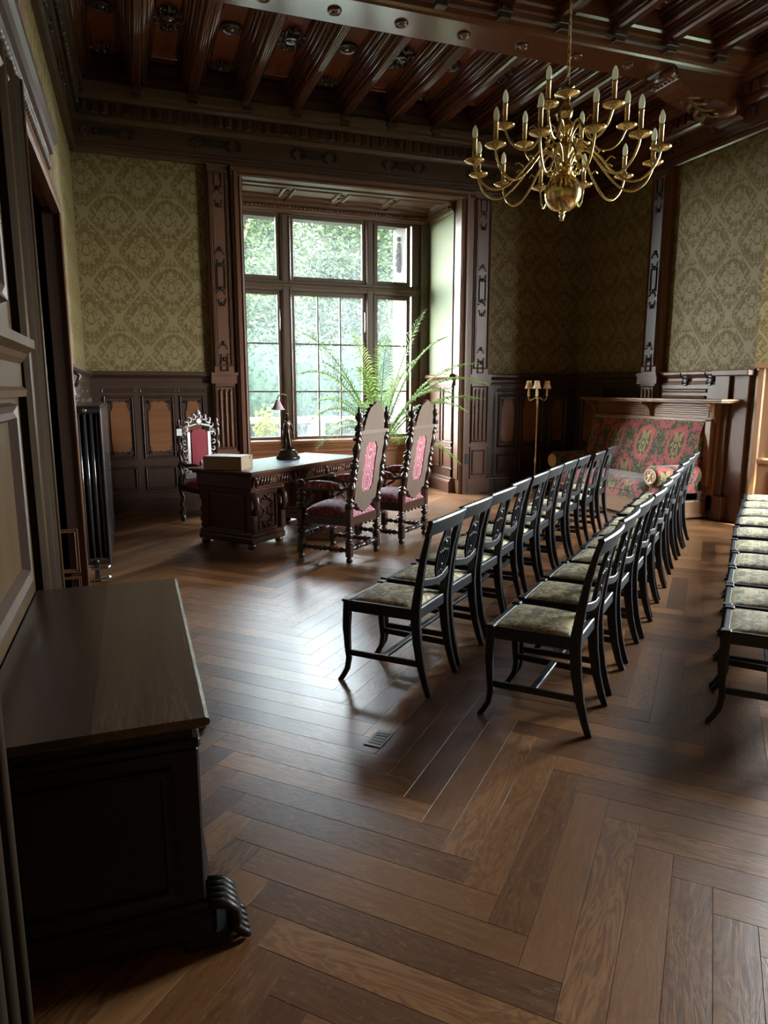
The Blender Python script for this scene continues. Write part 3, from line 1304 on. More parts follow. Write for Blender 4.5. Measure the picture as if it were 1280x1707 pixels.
PX0, PX1 = 0.99, 1.30       # left pilaster of window
QX0, QX1 = 4.68, 5.00
wainscot(wall_back, (XL, YB), (PX0, YB), (0, -1), [(.36, .36, 1), (.83, .40, 1), (1.25, .32, 1)], 'dark_z', True, .03, True, 'dark_x')
wainscot(wall_back, (QX1, YB), (XR, YB), (0, -1), [(.36, .34, 1), (.77, .42, 1), (1.24, .32, 1)], 'dark_z')
wainscot(wall_right, (XR, YB), (XR, 7.80), (-1, 0), [(.38, .34, 1), (.95, .50, 1)], 'dark_z', True, .03, True, 'dark_y')
wainscot(wall_right, (XR, 7.46), (XR, 6.50), (-1, 0), [(.42, .74, 0)], 'warm_z', True, .05, True, 'warm_y')
wainscot(wall_left, (XL, 5.72), (XL, YB), (1, 0), [(.5, .5, 0), (1.2, .5, 0), (1.9, .5, 0), (2.7, .5, 1), (3.3, .4, 1)], 'dark_z', True, .03, True, 'dark_y')


# pilasters ---------------------------------------------------------------
def pilaster(parent, P, U, N, w, mat, mat2, depth=.10, balusters=3):
    """P: base centre on the wall; U along the wall; N outwards"""
    P, U, N = Vector(P), Vector(U), Vector(N)
    Z = Vector((0, 0, 1))
    hw = w / 2
    m_ = MB()
    pr = [(-hw, 0), (-hw, depth * .6), (-hw + .02, depth * .7), (-hw + .03, depth), (hw - .03, depth), (hw - .02, depth * .7), (hw, depth * .6), (hw, 0)]
    m_.prof(pr, P, P + Z * 4.28, U, N)
    pil = m_.build('pilaster', mat, parent)
    m_ = MB()
    hb = hw + .02
    m_.prof([(-hb, 0), (-hb, depth + .03), (hb, depth + .03), (hb, 0)], P, P + Z * .22, U, N)
    m_.prof([(-hb, 0), (-hb, depth + .02), (hb, depth + .02), (hb, 0)], P + Z * 1.62, P + Z * 1.72, U, N)
    m_.prof([(-hb, 0), (-hb, depth + .035), (hb, depth + .035), (hb, 0)], P + Z * 1.72, P + Z * 1.76, U, N)
    m_.prof([(-hb, 0), (-hb, depth + .015), (hb, depth + .015), (hb, 0)], P + Z * .70, P + Z * .74, U, N)
    frame_mould(m_, P + N * depth + Z * .46, U, Z, N, w - .10, .38, .025, .015)
    frame_mould(m_, P + N * depth + Z * 1.18, U, Z, N, w - .05, .82, .02, .02)
    frame_mould(m_, P + N * depth + Z * 3.02, U, Z, N, w - .08, 2.36, .025, .02)
    m_.build('plinth_moulding', mat, pil)
    # inlay strip and carved drops
    m_ = MB()
    m_.prof([(-hw + .085, 0), (-hw + .085, .006), (hw - .085, .006), (hw - .085, 0)], P + N * depth + Z * 1.90, P + N * depth + Z * 4.12, U, N)
    m_.build('inlay', mat2, pil)
    for zc, hh in ((3.90, .34), (2.95, .66), (2.03, .36)):
        m_ = MB()
        if hh > .5:
            blob_ornament(m_, P + N * (depth + .004) + Z * (zc + .24), U, Z, N, w * .42, .24, 5)
            blob_ornament(m_, P + N * (depth + .004) + Z * (zc - .24), U, Z, N, w * .42, .24, 5)
            frame_mould(m_, P + N * (depth + .004) + Z * zc, U, Z, N, w * .36, .30, .018, .015)
        else:
            blob_ornament(m_, P + N * (depth + .004) + Z * zc, U, Z, N, w * .40, .26, 5)
            frame_mould(m_, P + N * (depth + .004) + Z * (zc + (.2 if zc > 3 else -.16)), U, Z, N, w * .32, .18, .015, .012)
        m_.build('carved_ornament', 'carved', pil)
    # turned balusters and fluting below the dado
    for k in range(balusters):
        u = (k - (balusters - 1) / 2) * (w - .12) / balusters
        m_ = MB()
        q = P + N * (depth + .012) + U * u
        m_.lathe([(.010, .80), (.016, .83), (.016, 1.12), (.009, 1.16), (.018, 1.20), (.011, 1.24), (.020, 1.30), (.011, 1.36), (.019, 1.40), (.010, 1.45), (.016, 1.50), (.006, 1.55)], q, (0, 0, 1), 8)
        m_.build('baluster', mat, pil)
    return pil


pilaster(wall_back, ((PX0 + PX1) / 2, YB, 0), (1, 0, 0), (0, -1, 0), PX1 - PX0, 'warm_z', 'warm_z')
pilaster(wall_back, ((QX0 + QX1) / 2, YB, 0), (1, 0, 0), (0, -1, 0), QX1 - QX0, 'warm_z', 'warm_z')
pilaster(wall_right, (XR, 7.63, 0), (0, -1, 0), (-1, 0, 0), .34, 'warm_z', 'dark_z', .12)
# corner post between right wall and splayed wall
m_ = MB()
m_.box(XR - .10, XR, 6.28, 6.50, 0, 1.76, .01)
m_.box(XR - .14, XR, 6.22, 6.52, 0, .30, .01)
m_.box(XR - .06, XR, 6.04, 6.28, 0, 1.76, .008)
m_.box(XR - .14, XR, 6.00, 6.52, 1.70, 1.77, .01)
m_.build('corner_post', 'warm_z', wall_right)

# oak door in the splayed wall
d3 = Vector((s2, -s2, 0))
n3 = Vector((-s2, -s2, 0))
A3 = Vector((XR, 6.04, 0))
Z3 = Vector((0, 0, 1))
m_ = MB()
m_.prof([(0, 0), (0, .05), (.86, .05), (.86, 0)], A3 + d3 * .10, A3 + d3 * .10 + Z3 * 1.78, d3, n3)
door_1 = struct(m_.build('door_1', 'oak_z'))
m_ = MB()
for zc, hh in ((1.20, .82), (.44, .42)):
    frame_mould(m_, A3 + d3 * .53 + n3 * .05 + Z3 * zc, d3, Z3, n3, .56, hh, .05, .02)
m_.build('door_panel', 'oak_z', door_1)
m_ = MB()
for u0 in (.02, .88):
    m_.prof([(u0, 0), (u0, .07), (u0 + .02, .09), (u0 + .07, .09), (u0 + .09, .07), (u0 + .09, 0)], A3, A3 + Z3 * 1.80, d3, n3)
m_.prof([(0, 1.78), (.12, 1.78), (.12, 1.84), (0, 1.84)], A3, A3 + d3 * .98, n3, Z3)
m_.prof([(0, .72), (.08, .72), (.09, .76), (.08, .78), (0, .78)], A3 + d3 * .1, A3 + d3 * .96, n3, Z3)
m_.build('door_frame', 'oak_z', door_1)

# ------------------------------------------------------------------ big window
YW = 10.40
m_ = MB()
# reveals: wood trims at the front edge of the opening
for (x0, x1) in ((1.30, 1.43), (4.50, 4.68)):
    s_ = 1 if x0 < 2 else -1
    xi = x1 if x0 < 2 else x0       # edge at opening
    pr = [(0, 0), (0, .14), (.02, .15), (.04, .13), (.06, .16), (.09, .16), (.10, .13), (abs(x1 - x0), .12), (abs(x1 - x0), 0)]
    m_.prof([(s_ * -a, b_) for a, b_ in pr], (xi, YB, 0), (xi, YB, 4.24), (1, 0, 0), (0, -1, 0))
pr = [(0, 0), (0, .14), (.02, .15), (.04, .13), (.06, .17), (.09, .17), (.10, .13), (.13, .12), (.13, 0)]
m_.prof([(a, b_) for a, b_ in pr], (1.30, YB, 4.16), (4.68, YB, 4.16), (0, 0, 1), (0, -1, 0))
m_.build('window_casing', 'warm_z', wall_back)
m_ = MB()
m_.box(4.50, 4.53, YB - .10, YB - .05, .22, 4.16)
m_.box(4.485, 4.50, YB - .12, YB + .12, .22, 4.16)
m_.box(1.43, 1.445, YB - .12, YB + .12, .22, 4.16)
m_.build('casing_lining', 'warm_z', wall_back)
# green plaster reveal + panelled lower reveal
m_ = MB()
m_.box(4.47, 4.52, YB + .10, YW + .06, 1.76, 4.10)
m_.build('reveal_plaster', 'green_paint', wall_back)
m_ = MB()
m_.box(1.28, 1.31, YB + .10, YW + .06, 1.76, 4.10)
m_.build('reveal_plaster', 'green_paint', wall_back)
for xx, sg in ((4.485, -1), (1.30, 1)):
    m_ = MB()
    m_.box(min(xx, xx + .03), max(xx, xx + .03), YB + .02, YW + .06, 0, 1.76)
    nrm = (sg, 0, 0)
    px_ = xx if sg < 0 else xx + .03
    Yc = (YB + YW) / 2
    for yc, ww in ((Yc - .28, .36), (Yc + .22, .48)):
        frame_mould(m_, (px_, yc, .52), (0, 1, 0), (0, 0, 1), nrm, ww, .34, .03, .015)
        frame_mould(m_, (px_, yc, 1.16), (0, 1, 0), (0, 0, 1), nrm, ww, .82, .03, .015)
    m_.prof(base_pr, (px_, YB + .02, 0), (px_, YW, 0), nrm, (0, 0, 1))
    m_.prof(dado_cap, (px_, YB + .02, 1.60), (px_, YW, 1.60), nrm, (0, 0, 1))
    m_.build('reveal_panelling', 'warm_z', wall_back)
# soffit with coffers
m_ = MB()
m_.box(1.28, 4.52, YB + .02, YW + .06, 4.18, 4.24)
for k in range(4):
    xc = 1.75 + k * .76
    frame_mould(m_, (xc, YB + .42, 4.18), (1, 0, 0), (0, 1, 0), (0, 0, -1), .66, .46, .05, .03)
    frame_mould(m_, (xc, YB + .80, 4.18), (1, 0, 0), (0, 1, 0), (0, 0, -1), .66, .18, .03, .02)
m_.box(1.28, 4.52, YB + .06, YB + .14, 4.15, 4.18)
sof = m_.build('soffit', 'warm_x', wall_back)
for k in range(3):
    m_ = MB()
    blob_ornament(m_, (2.13 + k * .76, YB + .45, 4.178), (1, 0, 0), (0, 1, 0), (0, 0, -1), .10, .22, 4)
    m_.build('carved_ornament', 'gilt', sof)
# cornice with beads inside the recess
m_ = MB()
cp = [(0, 0), (.03, 0), (.04, .03), (.06, .04), (.06, .09), (.09, .11), (.10, .15), (0, .15)]
m_.prof(cp, (1.28, YW - .04, 4.03), (4.49, YW - .04, 4.03), (0, -1, 0), (0, 0, 1))
m_.prof(cp, (4.49, YB + .1, 4.03), (4.49, YW - .04, 4.03), (-1, 0, 0), (0, 0, 1))
rc = m_.build('recess_cornice', 'warm_x', wall_back)
m_ = MB()
m_.lathe([(.008, -.022), (.017, -.018), (.019, 0), (.017, .018), (.008, .022)], axis=(1, 0, 0), n=8)
ff = None
for k in range(58):
    o = m_.build('bead', 'warm_x', rc) if ff is None else inst(ff, (0, 0, 0))
    ff = ff or o
    o.location = (1.34 + k * .0545, YW - .125, 4.10)
for k in range(16):
    o = inst(ff, (4.405, YB + .16 + k * .0545, 4.10))
    o.rotation_euler = (0, 0, PI / 2)

window_1 = bpy.data.objects.new('window_1', None)
COL.objects.link(window_1)
struct(window_1)
m_ = MB()
# fixed frame
m_.box(1.30, 1.52, YW, YW + .14, .70, 4.06)
m_.box(4.20, 4.49, YW, YW + .14, .70, 4.06)
m_.box(1.30, 4.49, YW, YW + .14, 4.02, 4.16)
m_.box(1.30, 4.49, YW, YW + .14, .70, .80)
m_.box(4.33, 4.47, YW - .06, YW, .80, 4.03, .01)
m_.build('window_frame', 'frame_wood', window_1)
for xc in (2.215, 3.515):
    m_ = MB()
    m_.box(xc - .075, xc + .075, YW - .03, YW + .14, .76, 4.03, .012)
    m_.tube([(xc - .05, YW - .035, .8), (xc - .05, YW - .035, 4.0)], .012, 6)
    m_.tube([(xc + .05, YW - .035, .8), (xc + .05, YW - .035, 4.0)], .012, 6)
    m_.build('mullion', 'frame_wood', window_1)
m_ = MB()
m_.box(1.45, 4.40, YW - .04, YW + .14, 2.975, 3.115, .015)
m_.prof([(0, 0), (.02, .01), (.03, .03), (.02, .05), (0, .06)], (1.45, YW - .04, 3.02), (4.33, YW - .04, 3.02), (0, -1, 0), (0, 0, 1))
m_.build('transom', 'frame_wood', window_1)
lights = [(1.60, 2.08), (2.34, 3.39), (3.64, 4.115)]
for (a, b_) in lights:
    for (z0, z1) in ((.84, 2.91), (3.18, 3.98)):
        m_ = MB()
        t = .062
        y0, y1 = YW + .01, YW + .07
        m_.box(a - t, a, y0, y1, z0 - t, z1 + t, .008)
        m_.box(b_, b_ + t, y0, y1, z0 - t, z1 + t, .008)
        m_.box(a, b_, y0, y1, z0 - t, z0, .008)
        m_.box(a, b_, y0, y1, z1, z1 + t, .008)
        sash = m_.build('sash', 'frame_wood', window_1)
        xs = [a, b_]
        zs = [z0, z1]
        if z0 < 1:
            zs = [z0, 1.515, 2.215, z1]
            if b_ - a > .8:
                xs = [a, a + .35, a + .70, b_]
            m_ = MB()
            for x_ in xs[1:-1]:
                m_.box(x_ - .011, x_ + .011, YW + .02, YW + .05, z0, z1, .003)
            for z_ in zs[1:-1]:
                m_.box(a, b_, YW + .022, YW + .048, z_ - .011, z_ + .011, .003)
            m_.build('muntin', 'frame_wood', sash)
            m_ = MB()
            xh = b_ + .03 if a < 3 else a - .03
            m_.tube([(xh, YW - .005, 2.4), (xh, YW - .03, 2.42), (xh, YW - .03, 2.68), (xh, YW - .005, 2.70)], .008, 6)
            m_.build('espagnolette', 'steel', sash)
        for i in range(len(xs) - 1):
            for j in range(len(zs) - 1):
                m_ = MB()
                m_.box(xs[i], xs[i + 1], YW + .034, YW + .037, zs[j], zs[j + 1])
                m_.build('pane', 'seedy_glass', sash)
# sill and apron panelling
m_ = MB()
m_.box(1.30, 4.49, YW - .10, YW + .02, .72, .79, .015)
m_.box(1.30, 4.49, YW - .05, YW + .02, 0, .72)
m_.prof([(0, 0), (.03, .01), (.04, .03), (.02, .05), (0, .05)], (1.30, YW - .05, .64), (4.49, YW - .05, .64), (0, -1, 0), (0, 0, 1))
m_.prof(base_pr, (1.30, YW - .05, 0), (4.49, YW - .05, 0), (0, -1, 0), (0, 0, 1))
for k in range(3):
    frame_mould(m_, (1.85 + k * 1.03, YW - .05, .43), (1, 0, 0), (0, 0, 1), (0, -1, 0), .92, .34, .035, .018)
m_.build('window_apron', 'apron_wood', window_1)
# outside stone surround
m_ = MB()
m_.box(1.05, 1.58, YW + .16, YW + .75, .4, 4.5)
m_.box(4.17, 4.9, YW + .16, YW + .75, .4, 4.5)
m_.box(1.05, 4.9, YW + .16, YW + .75, 4.10, 4.6)
m_.box(1.05, 4.9, YW + .16, YW + .80, .1, .74)
for k in range(6):
    m_.ball((4.15, YW + .45, 3.45 + k * .09), .06 + .02 * math.sin(k), n=8, m=6)
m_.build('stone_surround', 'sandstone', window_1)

# side window (beyond the right edge of the picture)
window_2 = bpy.data.objects.new('window_2', None)
COL.objects.link(window_2)
struct(window_2)
m_ = MB()
for y_ in (SW0, (SW0 + SW1) / 2 - .06, SW1 - .12):
    m_.box(XR2 + .05, XR2 + .17, y_, y_ + .12, SZ0, SZ1)
for z_ in (SZ0, 2.95, SZ1 - .1):
    m_.box(XR2 + .05, XR2 + .17, SW0, SW1, z_, z_ + .1)
m_.build('window_frame', 'dark_z', window_2)
for y_ in (SW0 + .12, (SW0 + SW1) / 2 + .06):
    for (z0, z1) in ((SZ0 + .1, 2.95), (3.05, SZ1 - .1)):
        m_ = MB()
        m_.box(XR2 + .10, XR2 + .104, y_, y_ + (SW1 - SW0) / 2 - .18, z0, z1)
        m_.build('pane', 'seedy_glass', window_2)

# ------------------------------------------------------------------ left side: near panelling, doorway, hood
XP = -0.44
m_ = MB()
m_.box(XL, XP, 1.25, 3.20, 0, 2.86)
near = m_.build('near_panelling', 'aged_oak', wall_left)
m_ = MB()
for (y0, y1, z0, z1) in ((1.45, 2.96, .80, 1.50), (1.45, 2.96, .10, .62), (1.45, 2.96, 1.86, 2.75)):
    frame_mould(m_, (XP, (y0 + y1) / 2, (z0 + z1) / 2), (0, 1, 0), (0, 0, 1), (1, 0, 0), y1 - y0, z1 - z0, .07, .03)
m_.build('panel_frame', 'dark_z', near)
m_ = MB()
m_.prof([(0, 0), (.03, 0), (.035, .025), (.02, .04), (.02, .13), (.035, .15), (.045, .17), (.06, .18), (.075, .19), (.075, .225), (0, .225)], (XP, 1.25, 1.52), (XP, 3.22, 1.52), (1, 0, 0), (0, 0, 1))
m_.build('dado_rail', 'aged_oak', near)
m_ = MB()
cpf = [(0, 0), (0, .03), (.03, .05), (.05, .035), (.07, .05), (.12, .05), (.14, .03), (.17, .045), (.20, .06), (.25, .06), (.27, .04), (.32, .05), (.36, .065), (.40, .065), (.40, -.4), (0, -.4)]
m_.prof([(a, b_) for a, b_ in cpf], (XP, 3.20, 0), (XP, 3.20, 2.86), (0, 1, 0), (1, 0, 0))
dcs = m_.build('door_casing', 'casing_wood', wall_left)
for y_, r_, xo in ((3.245, .022, .034), (3.40, .009, .045), (3.585, .010, .066)):
    m_ = MB()
    m_.tube([(XP + xo, y_, 0), (XP + xo, y_, 2.86)], r_, 10)
    m_.build('casing_bead', 'aged_oak', dcs)
# far jamb facing us, with low panels
m_ = MB()
m_.box(-1.02, -.405, 5.60, 5.74, 0, 2.84, .008)
m_.build('door_jamb', 'dark_z', wall_left)
m_ = MB()
frame_mould(m_, (-.66, 5.60, .34), (1, 0, 0), (0, 0, 1), (0, -1, 0), .42, .34, .03, .012)
frame_mould(m_, (-.66, 5.60, -.02 + .10), (1, 0, 0), (0, 0, 1), (0, -1, 0), .42, .12, .02, .012)
m_.tube([(-.407, 5.60, 0), (-.407, 5.60, 2.80)], .012, 8)
m_.build('jamb_moulding', 'warm_z', wall_left)
# closed leaf deep in the opening
m_ = MB()
m_.box(-1.02, -.98, 3.58, 5.62, 0, 2.84)
for yc in (4.1, 5.1):
    frame_mould(m_, (-.98, yc, 1.9), (0, 1, 0), (0, 0, 1), (1, 0, 0), .8, 1.4, .06, .02)
    frame_mould(m_, (-.98, yc, .65), (0, 1, 0), (0, 0, 1), (1, 0, 0), .8, .8, .06, .02)
struct(m_.build('door_2', 'dark_z'))
# lintel, fascia
m_ = MB()
m_.box(-1.02, -.42, 3.2, 5.66, 2.80, 2.88)
m_.prof([(0, 0), (.05, 0), (.06, .02), (.045, .05), (.045, .12), (0, .12)], (-.45, 1.25, 2.76), (-.45, 5.66, 2.76), (1, 0, 0), (0, 0, 1))
m_.build('door_lintel', 'warm_y', wall_left)
# hood cornice with rope bead
m_ = MB()
hp = [(0, 0), (.02, 0), (.03, .03), (.05, .05), (.06, .11), (.10, .13), (.11, .16), (.13, .17), (.14, .22), (.16, .24), (.16, .28), (0, .28)]
m_.prof(hp, (XL, 1.0, 2.88), (XL, 5.25, 2.88), (1, 0, 0), (0, 0, 1))
hood = m_.build('door_hood', 'dark_y', wall_left)
m_ = MB()
m_.lathe([(.02, -.024), (.034, -.018), (.036, 0), (.034, .018), (.02, .024)], axis=(0, 1, 0.25), n=10)
ff = None
for k in range(84):
    o = m_.build('rope_bead', 'dark_y', hood) if ff is None else inst(ff, (0, 0, 0))
    ff = ff or o
    o.location = (XL + .085, 1.05 + k * .05, 2.965)
# pilaster above the hood
m_ = MB()
m_.box(XL, XL + .06, 3.5, 4.6, 3.16, ZE, .01)
m_.box(XL, XL + .09, 4.42, 4.62, 3.16, ZE, .01)
m_.build('overdoor_panel', 'warm_z', wall_left)
# near door post at the extreme left edge
m_ = MB()
m_.box(-.52, -.245, .98, 1.18, 0, 3.2, .012)
m_.tube([(-.238, 1.17, 0), (-.238, 1.17, 3.2)], .013, 8)
m_.tube([(-.25, 1.10, 0), (-.25, 1.10, 3.2)], .02, 8)
m_.tube([(-.25, 1.02, 0), (-.25, 1.02, 3.2)], .02, 8)
m_.build('door_post', 'casing_wood', wall_left)
# carved bracket on left wall above radiator
m_ = MB()
m_.tube([(XL, 6.6, 1.62), (XL + .07, 6.6, 1.58), (XL + .10, 6.6, 1.66), (XL + .06, 6.6, 1.70), (XL + .04, 6.6, 1.66)], .018, 8)
m_.tube([(XL + .02, 6.6, 1.62), (XL + .05, 6.6, 1.5), (XL + .02, 6.6, 1.42)], .02, 8)
tag(m_.build('wall_bracket', 'carved'), 'small dark scrolled bracket on left wall just above the radiator', 'bracket')

# ------------------------------------------------------------------ turned work
def turned(mb, A, B, r, reps=2, n=10, square=True, seedk=0):
    """turned spindle from A to B, max radius r, with blocks, rings and vases"""
    A, B = Vector(A), Vector(B)
    L = (B - A).length
    unit = [(.70, 0), (1.0, .02), (1.0, .12), (.70, .14), (.50, .16), (.95, .19), (.95, .22), (.45, .25), (.60, .33), (.92, .45), (1.0, .52), (.80, .60), (.45, .66), (.45, .70), (1.15, .73), (1.15, .77), (.50, .80), (.85, .86), (.85, .92), (.5, .95), (.70, 1.0)]
    pr = []
    for k in range(reps):
        for (rr, h) in unit:
            pr.append((rr * r, (k + h) / reps * L))
    mb.lathe(pr, A, tuple((B - A).normalized()), n)


# ------------------------------------------------------------------ black splat-back chairs
def make_chair(label):
    t = thing('dining_chair', label, 'chair', group='black upholstered side chairs set out in rows')
    W2, WB = .214, .192
    # front legs: straight then sabre-curved forward foot
    for s_ in (-1, 1):
        m_ = MB()
        x = s_ * (W2 - .02)
        pts = [(x, .185, .455), (x, .187, .38), (x, .192, .30), (x, .186, .20), (x, .180, .13), (x * 1.01, .190, .07), (x * 1.02, .215, .025), (x * 1.03, .232, 0)]
        ws = [(.040, .040), (.040, .042), (.034, .040), (.030, .032), (.027, .028), (.026, .026), (.026, .025), (.028, .026)]
        m_.bar(pts, 0, 0, (1, 0, 0), ws)
        m_.build('front_leg', 'chair_black', t)
    for s_ in (-1, 1):
        m_ = MB()
        x = s_ * (WB - .015)
        pts = [(x * 1.02, -.285, 0), (x, -.262, .06), (x, -.235, .16), (x, -.215, .28), (x, -.205, .40), (x, -.207, .47), (x, -.222, .58), (x * 1.02, -.245, .72), (x * 1.05, -.275, .84), (x * 1.07, -.295, .905)]
        ws = [(.024, .030), (.026, .034), (.030, .040), (.034, .046), (.036, .050), (.036, .048), (.034, .040), (.032, .032), (.034, .026), (.036, .022)]
        m_.bar(pts, 0, 0, (1, 0, 0), ws)
        m_.build('rear_leg', 'chair_black', t)
    # seat frame
    m_ = MB()
    m_.bar([(-W2 + .01, .188, .425), (W2 - .01, .188, .425)], .060, .028, (0, 0, 1))
    m_.bar([(-WB + .02, -.205, .425), (WB - .02, -.205, .425)], .060, .026, (0, 0, 1))
    for s_ in (-1, 1):
        m_.bar([(s_ * (W2 - .022), .18, .425), (s_ * (WB - .016), -.20, .425)], .060, .026, (0, 0, 1))
    for s_ in (-1, 1):
        m_.box(s_ * (W2 - .018) - .024, s_ * (W2 - .018) + .024, .165, .210, .448, .462, .005)
    m_.build('seat_frame', 'chair_black', t)
    m_ = MB()
    m_.cushion(-W2 + .022, W2 - .022, -.188, .176, .448, .020, .016, 7, .12)
    m_.build('seat', 'leafy_brocade', t, uvm=lambda c, n: (c.x, c.y))
    # crest rail, bowed
    def bow(u, z0, dy=0.0):
        return (u, -.295 + (z0 - .905) * -.24 - .028 * (1 - (u / .21) ** 2) + dy, z0)
    m_ = MB()
    N = 12
    ring = []
    for k in range(N + 1):
        u = -.222 + .444 * k / N
        zt = .925 + .012 * (1 - abs(u / .222) ** 2) if True else 0
        zb = .845 + .010 * (1 - (u / .222) ** 2)
        yt = -.298 - .030 * (1 - (u / .222) ** 2)
        yb = -.280 - .030 * (1 - (u / .222) ** 2)
        ring.append([(u, yb + .010, zb), (u, yt + .010, zt - .012), (u, yt + .016, zt - .006), (u, yt + .006, zt), (u, yt - .012, zt), (u, yt - .016, zt - .010), (u, yb - .010, zb)])
    vs = [p for r_ in ring for p in r_]
    q = len(ring[0])
    fs = []
    for k in range(N):
        for i in range(q):
            j = (i + 1) % q
            fs.append((k * q + i, k * q + j, (k + 1) * q + j, (k + 1) * q + i))
    fs.append(tuple(range(q - 1, -1, -1)))
    fs.append(tuple(N * q + i for i in range(q)))
    m_.add(vs, fs)
    m_.build('crest_rail', 'chair_black', t)
    # lower back rail, bowed
    m_ = MB()
    pts = []
    for k in range(9):
        u = -.185 + .37 * k / 8
        pts.append((u, -.222 - .022 * (1 - (u / .185) ** 2), .585 - .012 * math.cos(u * 14)))
    m_.bar(pts, .040, .020, (0, 0, 1))
    m_.build('back_rail', 'chair_black', t)
    # pierced splat: lyre-shaped ribs
    m_ = MB()
    def sp(u, z):
        k = (z - .6) / .26
        return (u, -.246 - .052 * k - .004, z)
    for uo in (-.060, -.036, -.013, .013, .036, .060):
        pts = []
        for k in range(9):
            z = .600 + .255 * k / 8
            h = k / 8
            wdt = .45 + .75 * math.sin(PI * (h ** .8)) - .10 * h
            pts.append(sp(uo * wdt, z))
        m_.bar(pts, .009 if abs(uo) < .05 else .013, .012, (1, 0, 0))
    for (zz, w_) in ((.625, .055), (.735, .105), (.80, .080)):
        m_.bar([sp(-w_ / 2, zz - .006), sp(0, zz + .006), sp(w_ / 2, zz - .006)], .012, .014, (0, 0, 1))
    y7 = sp(0, .775)
    m_.lathe([(.014, -.009), (.020, 0), (.014, .009)], y7, (0, 1, .2), 8)
    m_.lathe([(.010, -.009), (.015, 0), (.010, .009)], sp(0, .655), (0, 1, .2), 8)
    m_.build('splat', 'chair_black', t)
    for s_ in (-1, 1):
        m_ = MB()
        m_.bar([(s_ * (W2 - .022), .178, .165), (s_ * (WB - .016), -.222, .165)], .032, .018, (0, 0, 1))
        m_.build('side_stretcher', 'chair_black', t)
    m_ = MB()
    m_.bar([(-.19, -.02, .170), (.19, -.02, .170)], .020, .034, (0, 0, 1))
    m_.build('cross_stretcher', 'chair_black', t)
    return t


RA = R(42)
row1 = [(1.315, 3.018), (1.643, 3.345), (2.005, 3.685), (2.343, 4.028), (2.71, 4.36), (3.07, 4.70), (3.437, 5.04), (3.799, 5.346), (4.232, 5.687), (4.744, 6.161)]
row2 = [(1.834, 2.402), (2.203, 2.735), (2.559, 3.049), (2.923, 3.348), (3.255, 3.655), (3.585, 3.96), (3.919, 4.265), (4.339, 4.65), (4.736, 4.996), (5.068, 5.290)]
row3 = [(2.478, 2.309), (2.798, 2.611), (3.129, 2.917), (3.47, 3.229), (3.811, 3.542), (4.204, 3.903), (4.603, 4.261), (4.957, 4.572), (5.321, 4.875), (5.694, 5.195)]


def rot2(a, x, y):
    return (x * math.cos(a) - y * math.sin(a), x * math.sin(a) + y * math.cos(a))


ordn = ['nearest', 'second', 'third', 'fourth', 'fifth', 'sixth', 'seventh', 'eighth', 'ninth', 'farthest']
rown = [('front row, closest to the desk and thrones', row1), ('middle row', row2), ('back row cut by the right frame edge', row3)]
chair0 = make_chair('x')
index_children()
used = False
for ri, (rn, lst) in enumerate(rown):
    for k, p in enumerate(lst):
        a = RA + R(random.uniform(-1.2, 1.2))
        ox, oy = rot2(a, *((-.20, -.28) if ri < 2 else (-.225, .20)))
        o = chair0 if not used else copy_tree(chair0)
        used = True
        o.location = (p[0] - ox, p[1] - oy, 0)
        o.rotation_euler = (0, 0, a)
        short = ('front row by the desk', 'middle row', 'back row at right edge')[ri]
        o['label'] = 'black side chair with brocade seat, %s from camera in the %s' % (ordn[k], short) if 0 < k < 9 else 'black side chair with brocade seat, %s one in the %s' % (ordn[k], short)
        o['group'] = 'black side chairs in the ' + ('front row', 'middle row', 'back row')[ri]


